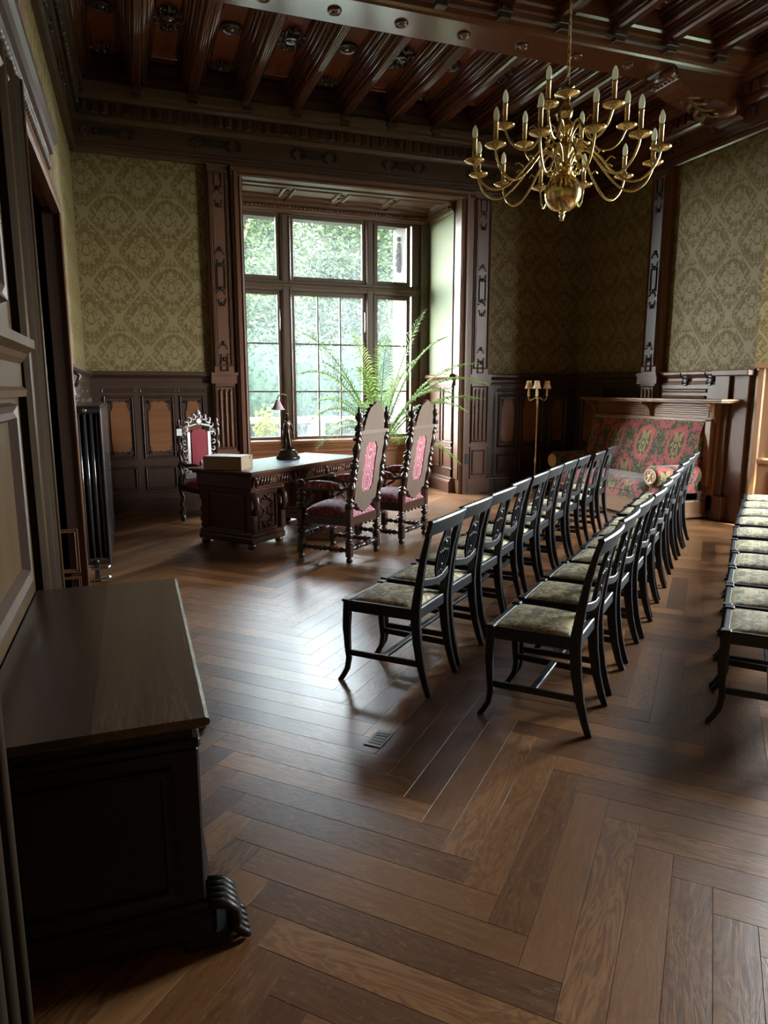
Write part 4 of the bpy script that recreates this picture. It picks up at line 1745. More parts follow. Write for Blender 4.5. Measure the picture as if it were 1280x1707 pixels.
# ------------------------------------------------------------------ thrones
def make_throne(label, name='carved_armchair'):
    t = thing(name, label, 'armchair', group='high-backed carved armchairs facing the desk')
    hw = .26
    lean = .15
    def by(z):
        return -.25 - lean * max(0, z - .48)
    for s_ in (-1, 1):
        m_ = MB()
        x = s_ * hw
        m_.box(x - .028, x + .028, -.278, -.222, 0.06, .18, .006)
        m_.box(x - .030, x + .030, -.280, -.220, .34, .52, .006)
        m_.lathe([(.012, 0), (.030, .015), (.030, .04), (.018, .06)], (x, -.25, 0), n=10)
        turned(m_, (x, -.25, .18), (x, -.25, .34), .040, 1)
        turned(m_, (x, by(.50), .50), (x, by(.86), .86), .042, 1)
        turned(m_, (x, by(.86), .86), (x, by(1.20), 1.20), .040, 1)
        m_.box(x - .03, x + .03, by(1.2) - .03, by(1.2) + .03, 1.19, 1.225, .005)
        m_.build('rear_post', 'throne_wood', t)
        m_ = MB()
        m_.lathe([(.018, 0), (.040, .012), (.020, .03), (.016, .045), (.034, .075), (.040, .095), (.022, .12), (.012, .135), (.018, .15), (.004, .18)], (x, by(1.22), 1.22), n=8)
        m_.build('finial', 'throne_wood', t)
    for s_ in (-1, 1):
        m_ = MB()
        x = s_ * (hw + .02)
        y = .25
        m_.lathe([(.012, 0), (.032, .015), (.032, .04), (.018, .06)], (x, y, 0), n=10)
        m_.box(x - .03, x + .03, y - .03, y + .03, .06, .18, .006)
        turned(m_, (x, y, .18), (x, y, .36), .042, 1)
        m_.box(x - .032, x + .032, y - .032, y + .032, .36, .48, .006)
        turned(m_, (x, y, .48), (x, y - .01, .66), .040, 1)
        m_.ball((x, y, .70), .042, (1, 1.1, 1), 10, 6)
        m_.build('front_leg', 'throne_wood', t)
        m_ = MB()
        m_.cushion(x - .045, x + .045, -.17, .20, .675, .055, .012, 5)
        m_.build('arm_pad', 'red_velvet', t, uvm=lambda c, n: (c.x, c.y))
        m_ = MB()
        m_.bar([(x, .24, .662), (x, .05, .668), (x, -.20, .672), (x, -.31, .70)], .05, .03, (1, 0, 0))
        m_.bar([(x, .20, .52), (x, .13, .56), (x, .10, .61), (x, .14, .655)], .03, .03, (1, 0, 0))
        m_.build('arm', 'throne_wood', t)
    m_ = MB()
    m_.box(-hw, hw, -.27, -.235, .34, .42, .006)
    m_.box(-hw, hw, .235, .27, .34, .42, .006)
    for s_ in (-1, 1):
        m_.box(s_ * hw - .016, s_ * hw + .016, -.25, .25, .34, .42, .006)
    # scalloped aprons
    for k in range(6):
        m_.ball((-.20 + k * .08, .255, .335), .028, (1, .4, 1), 8, 5)
        m_.ball((-.20 + k * .08, -.255, .335), .026, (1, .4, .8), 8, 5)
    m_.build('seat_frame', 'throne_wood', t)
    m_ = MB()
    m_.cushion(-hw + .01, hw - .01, -.262, .262, .40, .085, .05, 8)
    m_.build('seat', 'red_velvet', t, uvm=box_uv)
    # stretchers
    for k, (A_, B_) in enumerate((((-hw, -.25, .13), (hw, -.25, .13)), ((-hw, -.25, .12), (-hw - .02, .25, .12)), ((hw, -.25, .12), (hw + .02, .25, .12)), ((-hw, .25, .22), (hw, .25, .22)))):
        m_ = MB()
        turned(m_, A_, B_, .026, 3, 8)
        m_.build('stretcher', 'throne_wood', t)
    # back panel outline with opening
    def BP(x, z, o=0.0):
        return (x, by(z) + o, z)
    oo = [(.205, .60), (.200, .545), (.150, .535), (.13, .50), (.10, .49), (.085, .465), (.05, .462), (.03, .44), (0, .435)]
    outer = [(.150, 1.165), (.235, 1.17), (.235, 1.145), (.215, 1.12), (.228, 1.06), (.215, .98), (.225, .92), (.205, .85), (.215, .78), (.225, .72), (.205, .68)] + oo
    outer = outer + [(-a, b_) for a, b_ in outer[::-1][1:]]
    inner = [(.065, 1.085), (.108, 1.03), (.108, .69), (.065, .635)]
    inner = inner + [(-a, b_) for a, b_ in inner[::-1]]
    # build the panel by bridging outer & inner loops with bmesh triangle fill
    import bmesh
    bm = bmesh.new()
    def loop(pts):
        vs = [bm.verts.new(BP(a, b_, -.012)) for a, b_ in pts]
        return [bm.edges.new((vs[i], vs[(i + 1) % len(vs)])) for i in range(len(vs))]
    ed = loop(outer) + loop(inner)
    bmesh.ops.triangle_fill(bm, use_beauty=True, edges=ed)
    g_ = bmesh.ops.extrude_face_region(bm, geom=bm.faces[:])
    for e_ in g_['geom']:
        if isinstance(e_, bmesh.types.BMVert):
            e_.co.y += .026
    bmesh.ops.recalc_face_normals(bm, faces=bm.faces[:])
    me = bpy.data.meshes.new('back_panel')
    bm.to_mesh(me)
    bm.free()
    me.materials.append(MAT['throne_back'])
    bp = bpy.data.objects.new('back_panel', me)
    COL.objects.link(bp)
    bp.parent = t
    m_ = MB()
    m_.prof([(-.02, 1.16), (-.02, 1.195), (.025, 1.20), (.025, 1.16)], (-.245, by(1.18), 0), (.245, by(1.18), 0), (0, 1, 0), (0, 0, 1))
    m_.build('back_rail', 'throne_back', t)
    m_ = MB()
    pts = [BP(a * 1.05, .86 + (b_ - .86) * 1.03, -.004) for a, b_ in inner]
    m_.poly(pts, (0, 1, 0), .02)
    m_.build('back_upholstery', 'red_velvet', t, uvm=lambda c, n: (c.x, c.z))
    # crest
    cr_ = [(.185, 1.19), (.188, 1.225), (.175, 1.25), (.172, 1.285), (.155, 1.31), (.15, 1.34), (.125, 1.365), (.115, 1.385), (.085, 1.40), (.06, 1.418), (.035, 1.422), (.02, 1.438), (0, 1.444)]
    cr_ = cr_ + [(-a, b_) for a, b_ in cr_[::-1][1:]]
    m_ = MB()
    m_.poly([BP(a, b_, -.012) for a, b_ in cr_], (0, 1, 0), .024)
    c_ = m_.build('crest', 'throne_back', t)
    m_ = MB()
    for s_ in (-1, 1):
        m_.tube([BP(s_ * .20, 1.20, .02), BP(s_ * .205, 1.25, .03), BP(s_ * .16, 1.30, .03), BP(s_ * .13, 1.34, .02)], [.015, .024, .022, .008], 6)
        m_.tube([BP(s_ * .20, .95, .02), BP(s_ * .235, .90, .025), BP(s_ * .20, .85, .02)], [.01, .02, .01], 6)
    blob_ornament(m_, BP(0, 1.30, .014), (1, 0, 0), (0, 0, 1), (0, 1, 0), .26, .2, 4)
    m_.build('carving', 'throne_wood', c_, kind='stuff')
    return t


th = make_throne('high-backed carved armchair with red damask seat, nearer of the two at the desk')
index_children()
TA = R(43)
ox, oy = rot2(TA, -.26, -.25)
th.location = (1.751 - ox, 5.790 - oy, 0)
th.rotation_euler = (0, 0, TA)
th2 = copy_tree(th)
th2['label'] = 'high-backed carved armchair with red damask back, farther one nearer the window palm'
ox, oy = rot2(TA, -.26, -.25)
th2.location = (2.487 - ox, 6.36 - oy, 0)
th2.rotation_euler = (0, 0, R(41))

# ------------------------------------------------------------------ desk
DA = R(40)
dk = thing('writing_desk', 'dark carved wooden writing desk with blue-grey leather top before the window', 'desk', (1.01, 6.50, 0), DA)
LD, WD, HD = 1.95, .82, .775
m_ = MB()
m_.box(0, LD, 0, WD, HD - .028, HD, .008)
m_.box(.02, LD - .02, .02, WD - .02, HD - .050, HD - .026, .01)
m_.build('desktop', 'desk_wood', dk)
m_ = MB()
m_.box(.07, LD - .07, .07, WD - .07, HD - .001, HD + .002)
m_.build('leather_inset', 'leather_top', dk)
m_ = MB()
m_.box(.05, LD - .05, .06, WD - .05, .60, HD - .045, .006)
fr = m_.build('frieze', 'desk_wood', dk)
for k in range(3):
    x0 = .13 + k * .59
    m_ = MB()
    m_.box(x0, x0 + .51, .030, .065, .625, .72, .01)
    for q in range(11):
        xx = x0 + .035 + q * .044
        if abs(xx - x0 - .255) < .06:
            continue
        m_.tube([(xx - .018, .028, .63), (xx, .018, .672), (xx + .022, .028, .715)], [.009, .015, .009], 6)
    dr = m_.build('drawer', 'desk_wood', dk)
    m_ = MB()
    blob_ornament(m_, (x0 + .255, .028, .672), (0, 0, 1), (1, 0, 0), (0, -1, 0), .075, .13, 4)
    m_.build('handle', 'gilt', dr)
for k in range(4):
    x0 = .095 + k * .59
    m_ = MB()
    m_.ball((x0, .035, .70), .028, (1, .8, .9), 8, 6)
    m_.tube([(x0, .03, .70), (x0, .018, .66), (x0, .03, .62)], [.02, .026, .014], 8)
    m_.build('lion_boss', 'desk_wood', dk)
for (x0, x1) in ((.06, .56), (LD - .56, LD - .06)):
    m_ = MB()
    m_.box(x0 + .02, x1 - .02, .09, WD - .08, .10, .60)
    m_.box(x0 - .01, x1 + .01, .06, WD - .05, .055, .12, .01)
    m_.box(x0, x1, .07, WD - .06, .12, .16, .008)
    m_.box(x0, x1, .07, WD - .06, .565, .60, .008)
    frame_mould(m_, ((x0 + x1) / 2, .09, .36), (1, 0, 0), (0, 0, 1), (0, -1, 0), .30, .38, .03, .018)
    frame_mould(m_, (x0 + .02, WD / 2, .36), (0, 1, 0), (0, 0, 1), (-1, 0, 0), .50, .38, .03, .018)
    pd = m_.build('pedestal', 'desk_wood', dk)
    m_ = MB()
    for s_ in (-1, 1):
        blob_ornament(m_, ((x0 + x1) / 2, .088, .36 + s_ * .075), (1, 0, 0), (0, 0, 1), (0, -1, 0), .20, .15, 6)
    m_.build('carved_panel', 'desk_wood', pd)
    for xx in (x0 + .035, x1 - .035):
        m_ = MB()
        m_.box(xx - .035, xx + .035, .045, .10, .16, .34, .008)
        m_.tube([(xx, .07, .34), (xx, .03, .42), (xx, .035, .50), (xx, .07, .56)], [.026, .032, .036, .03], 8)
        m_.ball((xx, .03, .50), .036, (1, .8, 1.1), 8, 6)
        m_.build('console', 'desk_wood', pd)
    for xx in (x0 + .04, x1 - .04):
        for yy in (.11, WD - .10):
            m_ = MB()
            m_.lathe([(.020, 0), (.042, .012), (.046, .035), (.03, .055), (.03, .06)], (xx, yy, 0), n=12)
            m_.build('bun_foot', 'desk_wood', dk)

DM = Matrix.Translation((1.01, 6.50, 0)) @ Matrix.Rotation(DA, 4, 'Z')


def dloc(x, y, z=HD + .002):
    p = DM @ Vector((x, y, z))
    return (p.x, p.y, p.z)


# cardboard box on the desk
bx = thing('cardboard_box', 'brown cardboard box with pale lid on the near end of the desk', 'box', (.61, 6.90, HD + .0025), R(-33))
m_ = MB()
m_.box(0, .40, 0, .27, 0, .125, .002)
m_.build('box_body', 'cardboard', bx)
m_ = MB()
m_.box(-.002, .402, -.002, .272, .118, .130, .002)
m_.build('lid', 'cardboard', bx)
m_ = MB()
m_.box(.02, .38, .02, .25, .130, .1315)
m_.build('paper_sheet', 'paper_white', bx)
m_ = MB()
m_.box(.400, .4035, .19, .20, .095, .12)
m_.build('finger_slot', 'iron', bx)

# bronze figure lamp on the desk ------------------------------------------------
lp = thing('table_lamp', 'bronze standing figure lamp with drooping tulip shade on the desk', 'lamp', (1.60, 7.62, HD + .002), R(15))
m_ = MB()
m_.lathe([(.105, 0), (.112, .01), (.108, .028), (.092, .034), (.094, .052), (.078, .058), (.080, .075), (.055, .085), (.0, .09)], n=28)
m_.build('lamp_base', 'bronze', lp)
# draped woman: skin-modified armature for one continuous surface
import bmesh


def skin_body(name, nodes, edges, mat, parent, sub=2, root=0):
    me = bpy.data.meshes.new(name)
    me.from_pydata([n_[0] for n_ in nodes], edges, [])
    o = bpy.data.objects.new(name, me)
    COL.objects.link(o)
    sk = o.modifiers.new('skin', 'SKIN')
    sk.use_smooth_shade = True
    if not me.skin_vertices:
        me.skin_vertices.new(name='')
    for i, n_ in enumerate(nodes):
        me.skin_vertices[0].data[i].radius = n_[1] if isinstance(n_[1], tuple) else (n_[1], n_[1])
        me.skin_vertices[0].data[i].use_root = (i == root)
    sd = o.modifiers.new('sub', 'SUBSURF')
    sd.levels = sub
    sd.render_levels = sub
    me.materials.append(MAT[mat])
    o.parent = parent
    return o


nd = [((0, 0, .205), (.030, .026)), ((0, .004, .245), (.026, .021)), ((.002, .006, .285), (.032, .024)), ((.0, .004, .315), (.030, .020)), ((-.004, -.006, .335), (.012, .012)),
      ((-.012, -.022, .352), (.017, .018)), ((-.014, -.030, .372), (.017, .020)),
      ((.002, 0, .16), (.034, .032)), ((.006, -.004, .12), (.034, .034)), ((.012, 0, .088), (.042, .040)),
      ((-.036, .0, .318), (.013, .013)), ((-.062, -.018, .280), (.010, .010)), ((-.070, -.060, .262), (.008, .008)), ((-.078, -.080, .268), (.007, .007)),
      ((.036, .006, .318), (.013, .013)), ((.052, .004, .272), (.010, .010)), ((.040, -.030, .236), (.008, .008)), ((.030, -.052, .226), (.007, .007))]
ed = [(0, 1), (1, 2), (2, 3), (3, 4), (4, 5), (5, 6), (0, 7), (7, 8), (8, 9), (3, 10), (10, 11), (11, 12), (12, 13), (3, 14), (14, 15), (15, 16), (16, 17)]
bd = skin_body('figure', nd, ed, 'bronze', lp)
m_ = MB()
m_.ball((-.012, -.016, .385), .020, (1, 1.2, .8), 10, 6)
m_.ball((-.006, .006, .378), .011, n=8, m=6)
m_.build('hair', 'bronze', bd)
m_ = MB()
for k in range(7):
    a = k * .9
    m_.tube([(.030 * math.cos(a), .024 * math.sin(a), .235), (.037 * math.cos(a + .2), .034 * math.sin(a + .2), .16), (.046 * math.cos(a + .35), .044 * math.sin(a + .35), .09)], [.004, .007, .010], 5)
m_.tube([(-.062, -.016, .27), (-.05, .01, .20), (-.055, .02, .13)], [.005, .010, .006], 6)
m_.build('drapery', 'bronze', bd)
m_ = MB()
pts = [(.03, .05, .085)]
for k in range(15):
    t_ = k / 14
    pts.append((.03 - .0 * t_, .05, .10 + .42 * t_))
for k in range(1, 10):
    a = k / 9 * PI * .95
    pts.append((.03 - .055 * (1 - math.cos(a)), .05 - .02 * k / 9, .52 + .045 * math.sin(a)))
m_.tube(pts, .0055, 8)
m_.build('lamp_arm', 'bronze', lp)
m_ = MB()
m_.lathe([(.012, 0), (.018, -.01), (.034, -.045), (.052, -.075), (.066, -.088), (.060, -.086), (.03, -.045), (.012, -.01)], (-.077, .03, .52), n=18)
m_.build('lamp_shade', 'tulip_glass', lp)
lp.scale = (1.2, 1.2, 1.27)


# third carved chair behind desk --------------------------------------------------
def make_host_chair():
    t = thing('host_chair', 'ornate carved armchair with plain red back behind the desk', 'armchair', (.80, 8.26, 0), R(-155))
    hw = .25
    for s_ in (-1, 1):
        for (nm, y, z1) in (('front_leg', .25, .66), ('rear_post', -.22, 1.10)):
            m_ = MB()
            m_.lathe([(.010, 0), (.028, .02), (.034, .05), (.02, .08)], (s_ * hw, y, 0), n=8)
            m_.box(s_ * hw - .028, s_ * hw + .028, y - .028, y + .028, .08, .15, .005)
            seg = 26
            pr = [(.024, (z1 - .15) * k / seg) for k in range(seg + 1)]
            m_.lathe(pr, (s_ * hw, y, .15), n=8, off=lambda k, h: (.013 * math.cos(h * 42), .013 * math.sin(h * 42)))
            m_.box(s_ * hw - .03, s_ * hw + .03, y - .03, y + .03, .38, .48, .005)
            m_.lathe([(.03, 0), (.03, .03), (.012, .045), (.022, .065), (.004, .11)], (s_ * hw, y, z1), n=8)
            m_.build(nm, 'throne_wood', t)
        m_ = MB()
        m_.tube([(s_ * hw, .27, .67), (s_ * hw, .1, .70), (s_ * hw, -.1, .68), (s_ * hw, -.22, .70)], [.026, .022, .022, .02], 8)
        m_.build('arm', 'throne_wood', t)
    m_ = MB()
    m_.box(-hw, hw, -.22, .25, .37, .44, .01)
    m_.build('seat_frame', 'throne_wood', t)
    m_ = MB()
    m_.cushion(-hw + .02, hw - .02, -.2, .24, .44, .05, .03, 6)
    m_.build('seat', 'plain_velvet', t)
    m_ = MB()
    out = [(.10, .62), (.105, 1.04), (.08, 1.075), (0, 1.085)]
    out = out + [(-a, b_) for a, b_ in out[::-1][1:]]
    m_.poly([(a, -.235, b_) for a, b_ in out], (0, 1, 0), .035)
    m_.build('back_upholstery', 'plain_velvet', t)
    m_ = MB()
    for s_ in (-1, 1):
        m_.box(s_ * .135 - .025, s_ * .135 + .025, -.235, -.205, .55, 1.06, .008)
        for k in range(6):
            zz = .60 + k * .085
            pts = []
            for q in range(8):
                a = q * .8 + k
                r_ = .036 * (1 - q / 10)
                pts.append((s_ * (.19 + r_ * math.cos(a)), -.215, zz + r_ * math.sin(a)))
            m_.tube(pts, [.011] * 8, 5)
    m_.box(-.21, .21, -.24, -.205, .50, .58, .01)
    m_.build('back_frame', 'silvered', t)
    m_ = MB()
    for k in range(9):
        a = PI * k / 8
        cx, cz = .17 * math.cos(a), 1.08 + .15 * math.sin(a)
        pts = []
        for q in range(8):
            t_ = q * .8 + a
            r_ = .042 * (1 - q / 11)
            pts.append((cx + r_ * math.cos(t_), -.215, cz + r_ * math.sin(t_)))
        m_.tube(pts, [.014] * 8, 5)
    m_.lathe([(.03, -.02), (.045, -.01), (.045, .01), (.03, .015)], (0, -.21, 1.17), (0, 1, 0), 16)
    m_.tube([(-.22, -.22, 1.05), (-.14, -.22, 1.12), (0, -.22, 1.15), (.14, -.22, 1.12), (.22, -.22, 1.05)], .02, 8)
    m_.lathe([(.03, 0), (.036, .03), (.018, .055), (.004, .08)], (0, -.215, 1.24), n=8)
    m_.build('crest', 'silvered', t)
    m_ = MB()
    m_.box(.235, .30, -.18, -.178, 1.02, 1.10)
    m_.build('paper_label', 'paper_white', t)
    return t


make_host_chair()

# ------------------------------------------------------------------ chest
ch = thing('wooden_chest', 'long dark wooden chest with worn polished lid at lower left', 'chest', (0, 0, 0))
CX0, CX1, CY0, CY1, CH = -.432, .142, 1.752, 3.19, .70
m_ = MB()
m_.box(CX0, CX1 - .012, CY0 + .01, CY1 - .01, CH - .036, CH - .022, .005)
lid = m_.build('lid', 'chest_top', ch)
m_ = MB()
m_.box(CX0, -.15, CY0, CY1, CH - .024, CH - .0004)
m_.build('lid_board', 'lid_dark', lid)
m_ = MB()
m_.box(-.15, CX1 - .012, CY0, CY1, CH - .024, CH)
m_.prof([(0, 0), (.009, .002), (.012, .010), (.010, .019), (0, .024)], (CX1 - .012, CY0, CH - .024), (CX1 - .012, CY1, CH - .024), (1, 0, 0), (0, 0, 1))
m_.build('lid_board', 'chest_top', lid)
m_ = MB()
m_.box(CX0 + .01, CX1 - .045, CY0 + .04, CY1 - .04, .10, CH - .036)
m_.box(CX0 + .01, CX1 - .025, CY0 + .03, CY1 - .03, CH - .10, CH - .07, .006)
m_.box(CX0 + .01, CX1 - .03, CY0 + .035, CY0 + .10, .13, CH - .10, .006)
m_.box(CX0 + .01, CX1 - .03, CY1 - .10, CY1 - .035, .13, CH - .10, .006)
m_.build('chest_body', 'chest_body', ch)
m_ = MB()
for k in range(3):
    frame_mould(m_, (CX1 - .045, CY0 + .31 + k * .41, .36), (0, 1, 0), (0, 0, 1), (1, 0, 0), .36, .40, .04, .02)
frame_mould(m_, ((CX0 + CX1) / 2 - .02, CY0 + .04, .36), (1, 0, 0), (0, 0, 1), (0, -1, 0), .42, .40, .04, .015)
m_.build('panel_frame', 'chest_body', ch)
m_ = MB()
m_.box(CX0 + .01, CX1 - .005, CY0 + .01, CY1 - .01, .03, .11, .015)
m_.box(CX0 + .01, CX1 - .02, CY0 + .02, CY1 - .02, .11, .135, .008)
m_.build('plinth', 'chest_body', ch)
for y0 in (CY0 + .0, CY1 - .13):
    m_ = MB()
    m_.box(CX1 - .10, CX1 + .035, y0, y0 + .13, 0, .045, .01)
    for k in range(5):
        yy = y0 + .014 + k * .0255
        pts = [(CX1 - .02, yy, .135), (CX1 + .02, yy, .128), (CX1 + .045, yy, .10), (CX1 + .05, yy, .07), (CX1 + .045, yy, .045), (CX1 + .07, yy, .02), (CX1 + .085, yy, .012)]
        m_.tube(pts, [.012, .015, .016, .015, .014, .013, .010], 8)
    m_.build('scroll_foot', 'chest_body', ch)

# ------------------------------------------------------------------ radiator
rd = thing('radiator', 'tall black column radiator against the left wall', 'radiator', (0, 0, 0))
sec = MB()
for k in range(4):
    xx = -.415 + .0467 * k
    sec.tube([(xx, 0, .17), (xx, 0, 1.40)], .0165, 8, True)
sec.box(-.436, -.242, -.022, .022, 1.355, 1.405, .012)
sec.box(-.436, -.242, -.022, .022, .145, .20, .012)
sec.box(-.258, -.242, -.0235, .0235, .16, 1.40, .004)
ff = None
for k in range(30):
    o = sec.build('section', 'radiator_black', rd) if ff is None else inst(ff, (0, 0, 0))
    ff = ff or o
    o.location = (0, 5.925 + k * .047, 0)
m_ = MB()
m_.box(-.438, -.238, 5.90, 7.33, 1.405, 1.425, .008)
m_.build('top_cover', 'radiator_black', rd)
m_ = MB()
m_.lathe([(.016, 0), (.016, .012), (.009, .016), (0, .018)], (-.36, 5.902, 1.385), (0, -1, 0), 12)
m_.build('air_vent', 'brass', rd)
for yy in (5.93, 7.25):
    m_ = MB()
    m_.box(-.37, -.33, yy - .02, yy + .02, 0, .16, .006)
    m_.ball((-.35, yy - .02, .17), .022, n=8, m=6)
    m_.build('foot', 'radiator_black', rd)
m_ = MB()
for z_ in (.10, .012):
    m_.tube([(-.42, 5.90, z_ + .02), (-.36, 5.90, z_ + .01), (-.30, 5.90, z_ + .015), (-.25, 5.90, z_ + .03)], .010, 8)
    m_.lathe([(.016, -.012), (.018, 0), (.016, .012)], (-.27, 5.90, z_ + .022), (1, 0, 0), 10)
m_.build('valve', 'steel', rd)

# ------------------------------------------------------------------ sofa on the right wall
sf = thing('upholstered_settee', 'large settee in pink and green floral tapestry with wooden shelf above, against right wall', 'sofa', (0, 0, 0))
YS0, YS1, XF = 6.42, 8.72, 5.69
m_ = MB()
m_.box(XF + .03, XR - .05, YS0 + .03, YS1 - .03, .03, .22, .008)
m_.box(XF + .01, XR - .05, YS0 + .01, YS1 - .01, .02, .075, .01)
m_.build('base', 'oak_y', sf)
m_ = MB()
m_.box(XF + .02, XR - .10, YS0 + .03, YS1 - .03, .215, .34, .02)
m_.cushion(XF + .0, 6.36, YS0 + .22, YS1 - .22, .32, .12, .035, 8)
m_.build('seat', 'sofa_tapestry', sf, uvm=lambda c, n: (c.y, c.x + c.z) if abs(n.z) > .5 else ((c.y, c.z) if abs(n.x) > .5 else (c.x, c.z)))
m_ = MB()
n_ = 20
pr = []
for k in range(9):
    t_ = k / 8
    pr.append((6.24 + .18 * t_ - .05 * math.sin(PI * t_), .42 + .74 * t_))
prf = pr + [(6.50, 1.16), (6.50, .42)]
m_.prof(prf, (0, YS0 + .10, 0), (0, YS1 - .15, 0), (1, 0, 0), (0, 0, 1))
m_.build('back_cushion', 'sofa_tapestry', sf, uvm=lambda c, n: (c.y + .12, c.z) if abs(n.y) < .5 else (c.x, c.z))
for y0, y1 in ((YS0, YS0 + .25), (YS1 - .25, YS1)):
    m_ = MB()
    yc = (y0 + y1) / 2
    m_.box(XF + .06, 6.34, y0 + .03, y1 - .03, .22, .50, .02)
    rr = .128
    m_.lathe([(0, 0), (rr * .8, .004), (rr, .03), (rr, .62), (rr * .9, .66)], (XF + .0, yc, .53), (1, 0, 0), 20)
    arm = m_.build('arm', 'sofa_tapestry', sf, uvm=lambda c, n: (c.x, c.y * .6 + c.z) if abs(n.x) < .7 else (c.y, c.z))
    m_ = MB()
    m_.lathe([(.0, -.014), (.03, -.012), (.035, -.004), (.07, -.004), (.078, -.016), (.092, -.012), (.095, .01)], (XF + .0, yc, .53), (1, 0, 0), 20)
    for k in range(6):
        a = k * PI / 3
        m_.ball((XF - .006, yc + .05 * math.cos(a), .53 + .05 * math.sin(a)), .018, (.5, 1, 1), 6, 4)
    m_.build('arm_rosette', 'candle_cream', arm)
# nail trim
m_ = MB()
for k in range(76):
    yy = YS0 + .05 + k * .0295
    m_.ball((XF + .018, yy, .222), .010, n=5, m=4)
    if k > 2 and k < 73:
        m_.ball((6.405, yy, 1.163), .009, n=5, m=4)
for k in range(20):
    m_.ball((XF + .06 + k * .030, YS0 + .02, .222), .010, n=5, m=4)
m_.build('nail_trim', 'candle_cream', sf, kind='stuff')
# wooden back with reeded frieze and shelf on brackets
m_ = MB()
m_.box(6.46, 6.545, YS0 - .06, YS1 + .02, .10, 1.43, .006)
m_.box(6.40, 6.46, YS0 - .02, YS0 + .08, .40, 1.20, .01)
m_.box(6.40, 6.46, YS1 - .13, YS1 - .03, .40, 1.20, .01)
m_.box(6.40, 6.46, YS0 - .02, YS1 - .03, 1.165, 1.20, .006)
sb = m_.build('back_frame', 'oak_y', sf)
for (ya, yb) in ((YS0 + .08, 7.42), (7.54, YS1 - .14)):
    for k in range(7):
        m_ = MB()
        zz = 1.215 + k * .026
        m_.prof([(0, 0), (-.014, .006), (-.014, .018), (0, .024)], (6.46, ya, zz), (6.46, yb, zz), (1, 0, 0), (0, 0, 1))
        m_.build('reeding', 'oak_y', sb)
m_ = MB()
m_.box(6.24, 6.545, YS0 - .30, YS1 + .06, 1.41, 1.435, .006)
m_.box(6.27, 6.545, YS0 - .27, YS1 + .03, 1.39, 1.412, .006)
m_.build('shelf', 'oak_y', sf)
for yy in (YS0 - .02, 7.48, YS1 - .08):
    m_ = MB()
    m_.prof([(0, 0), (-.20, 0), (-.19, -.03), (-.12, -.05), (-.07, -.10), (-.05, -.17), (-.02, -.23), (0, -.24)], (6.46, yy - .02, 1.39), (6.46, yy + .02, 1.39), (1, 0, 0), (0, 0, 1))
    m_.build('shelf_bracket', 'oak_y', sf)

# coat hooks above
hk = None
for q, (yy, lb) in enumerate(((7.02, 'black iron coat hook on the dado above the settee, left one'), (6.62, 'black iron coat hook on the dado above the settee, right one'))):
    t = thing('coat_hook', lb, 'hook', (XR - .05, yy, 1.66), 0, 'coat hooks above the settee')
    m_ = MB()
    m_.box(-.012, 0, -.025, .025, -.07, .07, .006)
    for s_ in (-1, 1):
        m_.ball((-.006, s_ * .035, 0), .025, (.4, 1, .7), 8, 5)
    m_.build('plate', 'iron', t)
    m_ = MB()
    m_.tube([(-.01, 0, .02), (-.06, 0, .03), (-.09, 0, .06), (-.09, 0, .085)], [.008, .008, .008, .014], 6)
    m_.tube([(-.01, 0, -.03), (-.05, 0, -.05), (-.06, 0, -.02)], [.007, .007, .010], 6)
    m_.build('prong', 'iron', t)
# switch box on the window pier
m_ = MB()
m_.box(4.59, 4.65, YB - .165, YB - .125, .45, .60, .006)
tag(m_.build('socket_box', 'iron'), 'small black socket box on the wood pier right of the window', 'socket')

# ------------------------------------------------------------------ standing candelabra lamp
fl = thing('floor_lamp', 'slender brass standing lamp with cream candle shades in the back corner', 'lamp', (5.42, 8.62, 0), 0)
m_ = MB()
m_.lathe([(.13, 0), (.13, .012), (.08, .03), (.05, .06), (.022, .09), (.014, .12)], n=20)
m_.build('lamp_base', 'brass_dull', fl)
m_ = MB()
m_.lathe([(.012, .1), (.010, .5), (.018, .52), (.018, .55), (.010, .57), (.016, .60), (.009, .63), (.009, 1.28), (.015, 1.30), (.018, 1.36), (.010, 1.40), (.010, 1.46), (.02, 1.50), (.004, 1.54)], n=10)
m_.build('pole', 'brass_dull', fl)
for k in range(3):
    a = (math.radians(172), math.radians(232), math.radians(0))[k]
    rr = (.135, .14, .15)[k]
    dx, dy = math.cos(a), math.sin(a)
    m_ = MB()
    m_.tube([(0, 0, 1.40), (dx * .04, dy * .04, 1.43), (dx * .08, dy * .08, 1.40), (dx * .12, dy * .12, 1.39), (dx * rr, dy * rr, 1.42), (dx * rr, dy * rr, 1.45)], .006, 6)
    arm = m_.build('arm', 'brass_dull', fl)
    m_ = MB()
    m_.lathe([(.016, 1.45), (.018, 1.46), (.014, 1.47), (.014, 1.56)], (dx * rr, dy * rr, 0), n=10)
    m_.build('candle_tube', 'candle_cream', arm)
    m_ = MB()
    m_.lathe([(.060, 1.555), (.050, 1.585), (.040, 1.62), (.034, 1.665), (.033, 1.665), (.048, 1.585), (.058, 1.556)], (dx * rr, dy * rr, 0), n=16)
    m_.build('lamp_shade', 'shade_cream', arm)

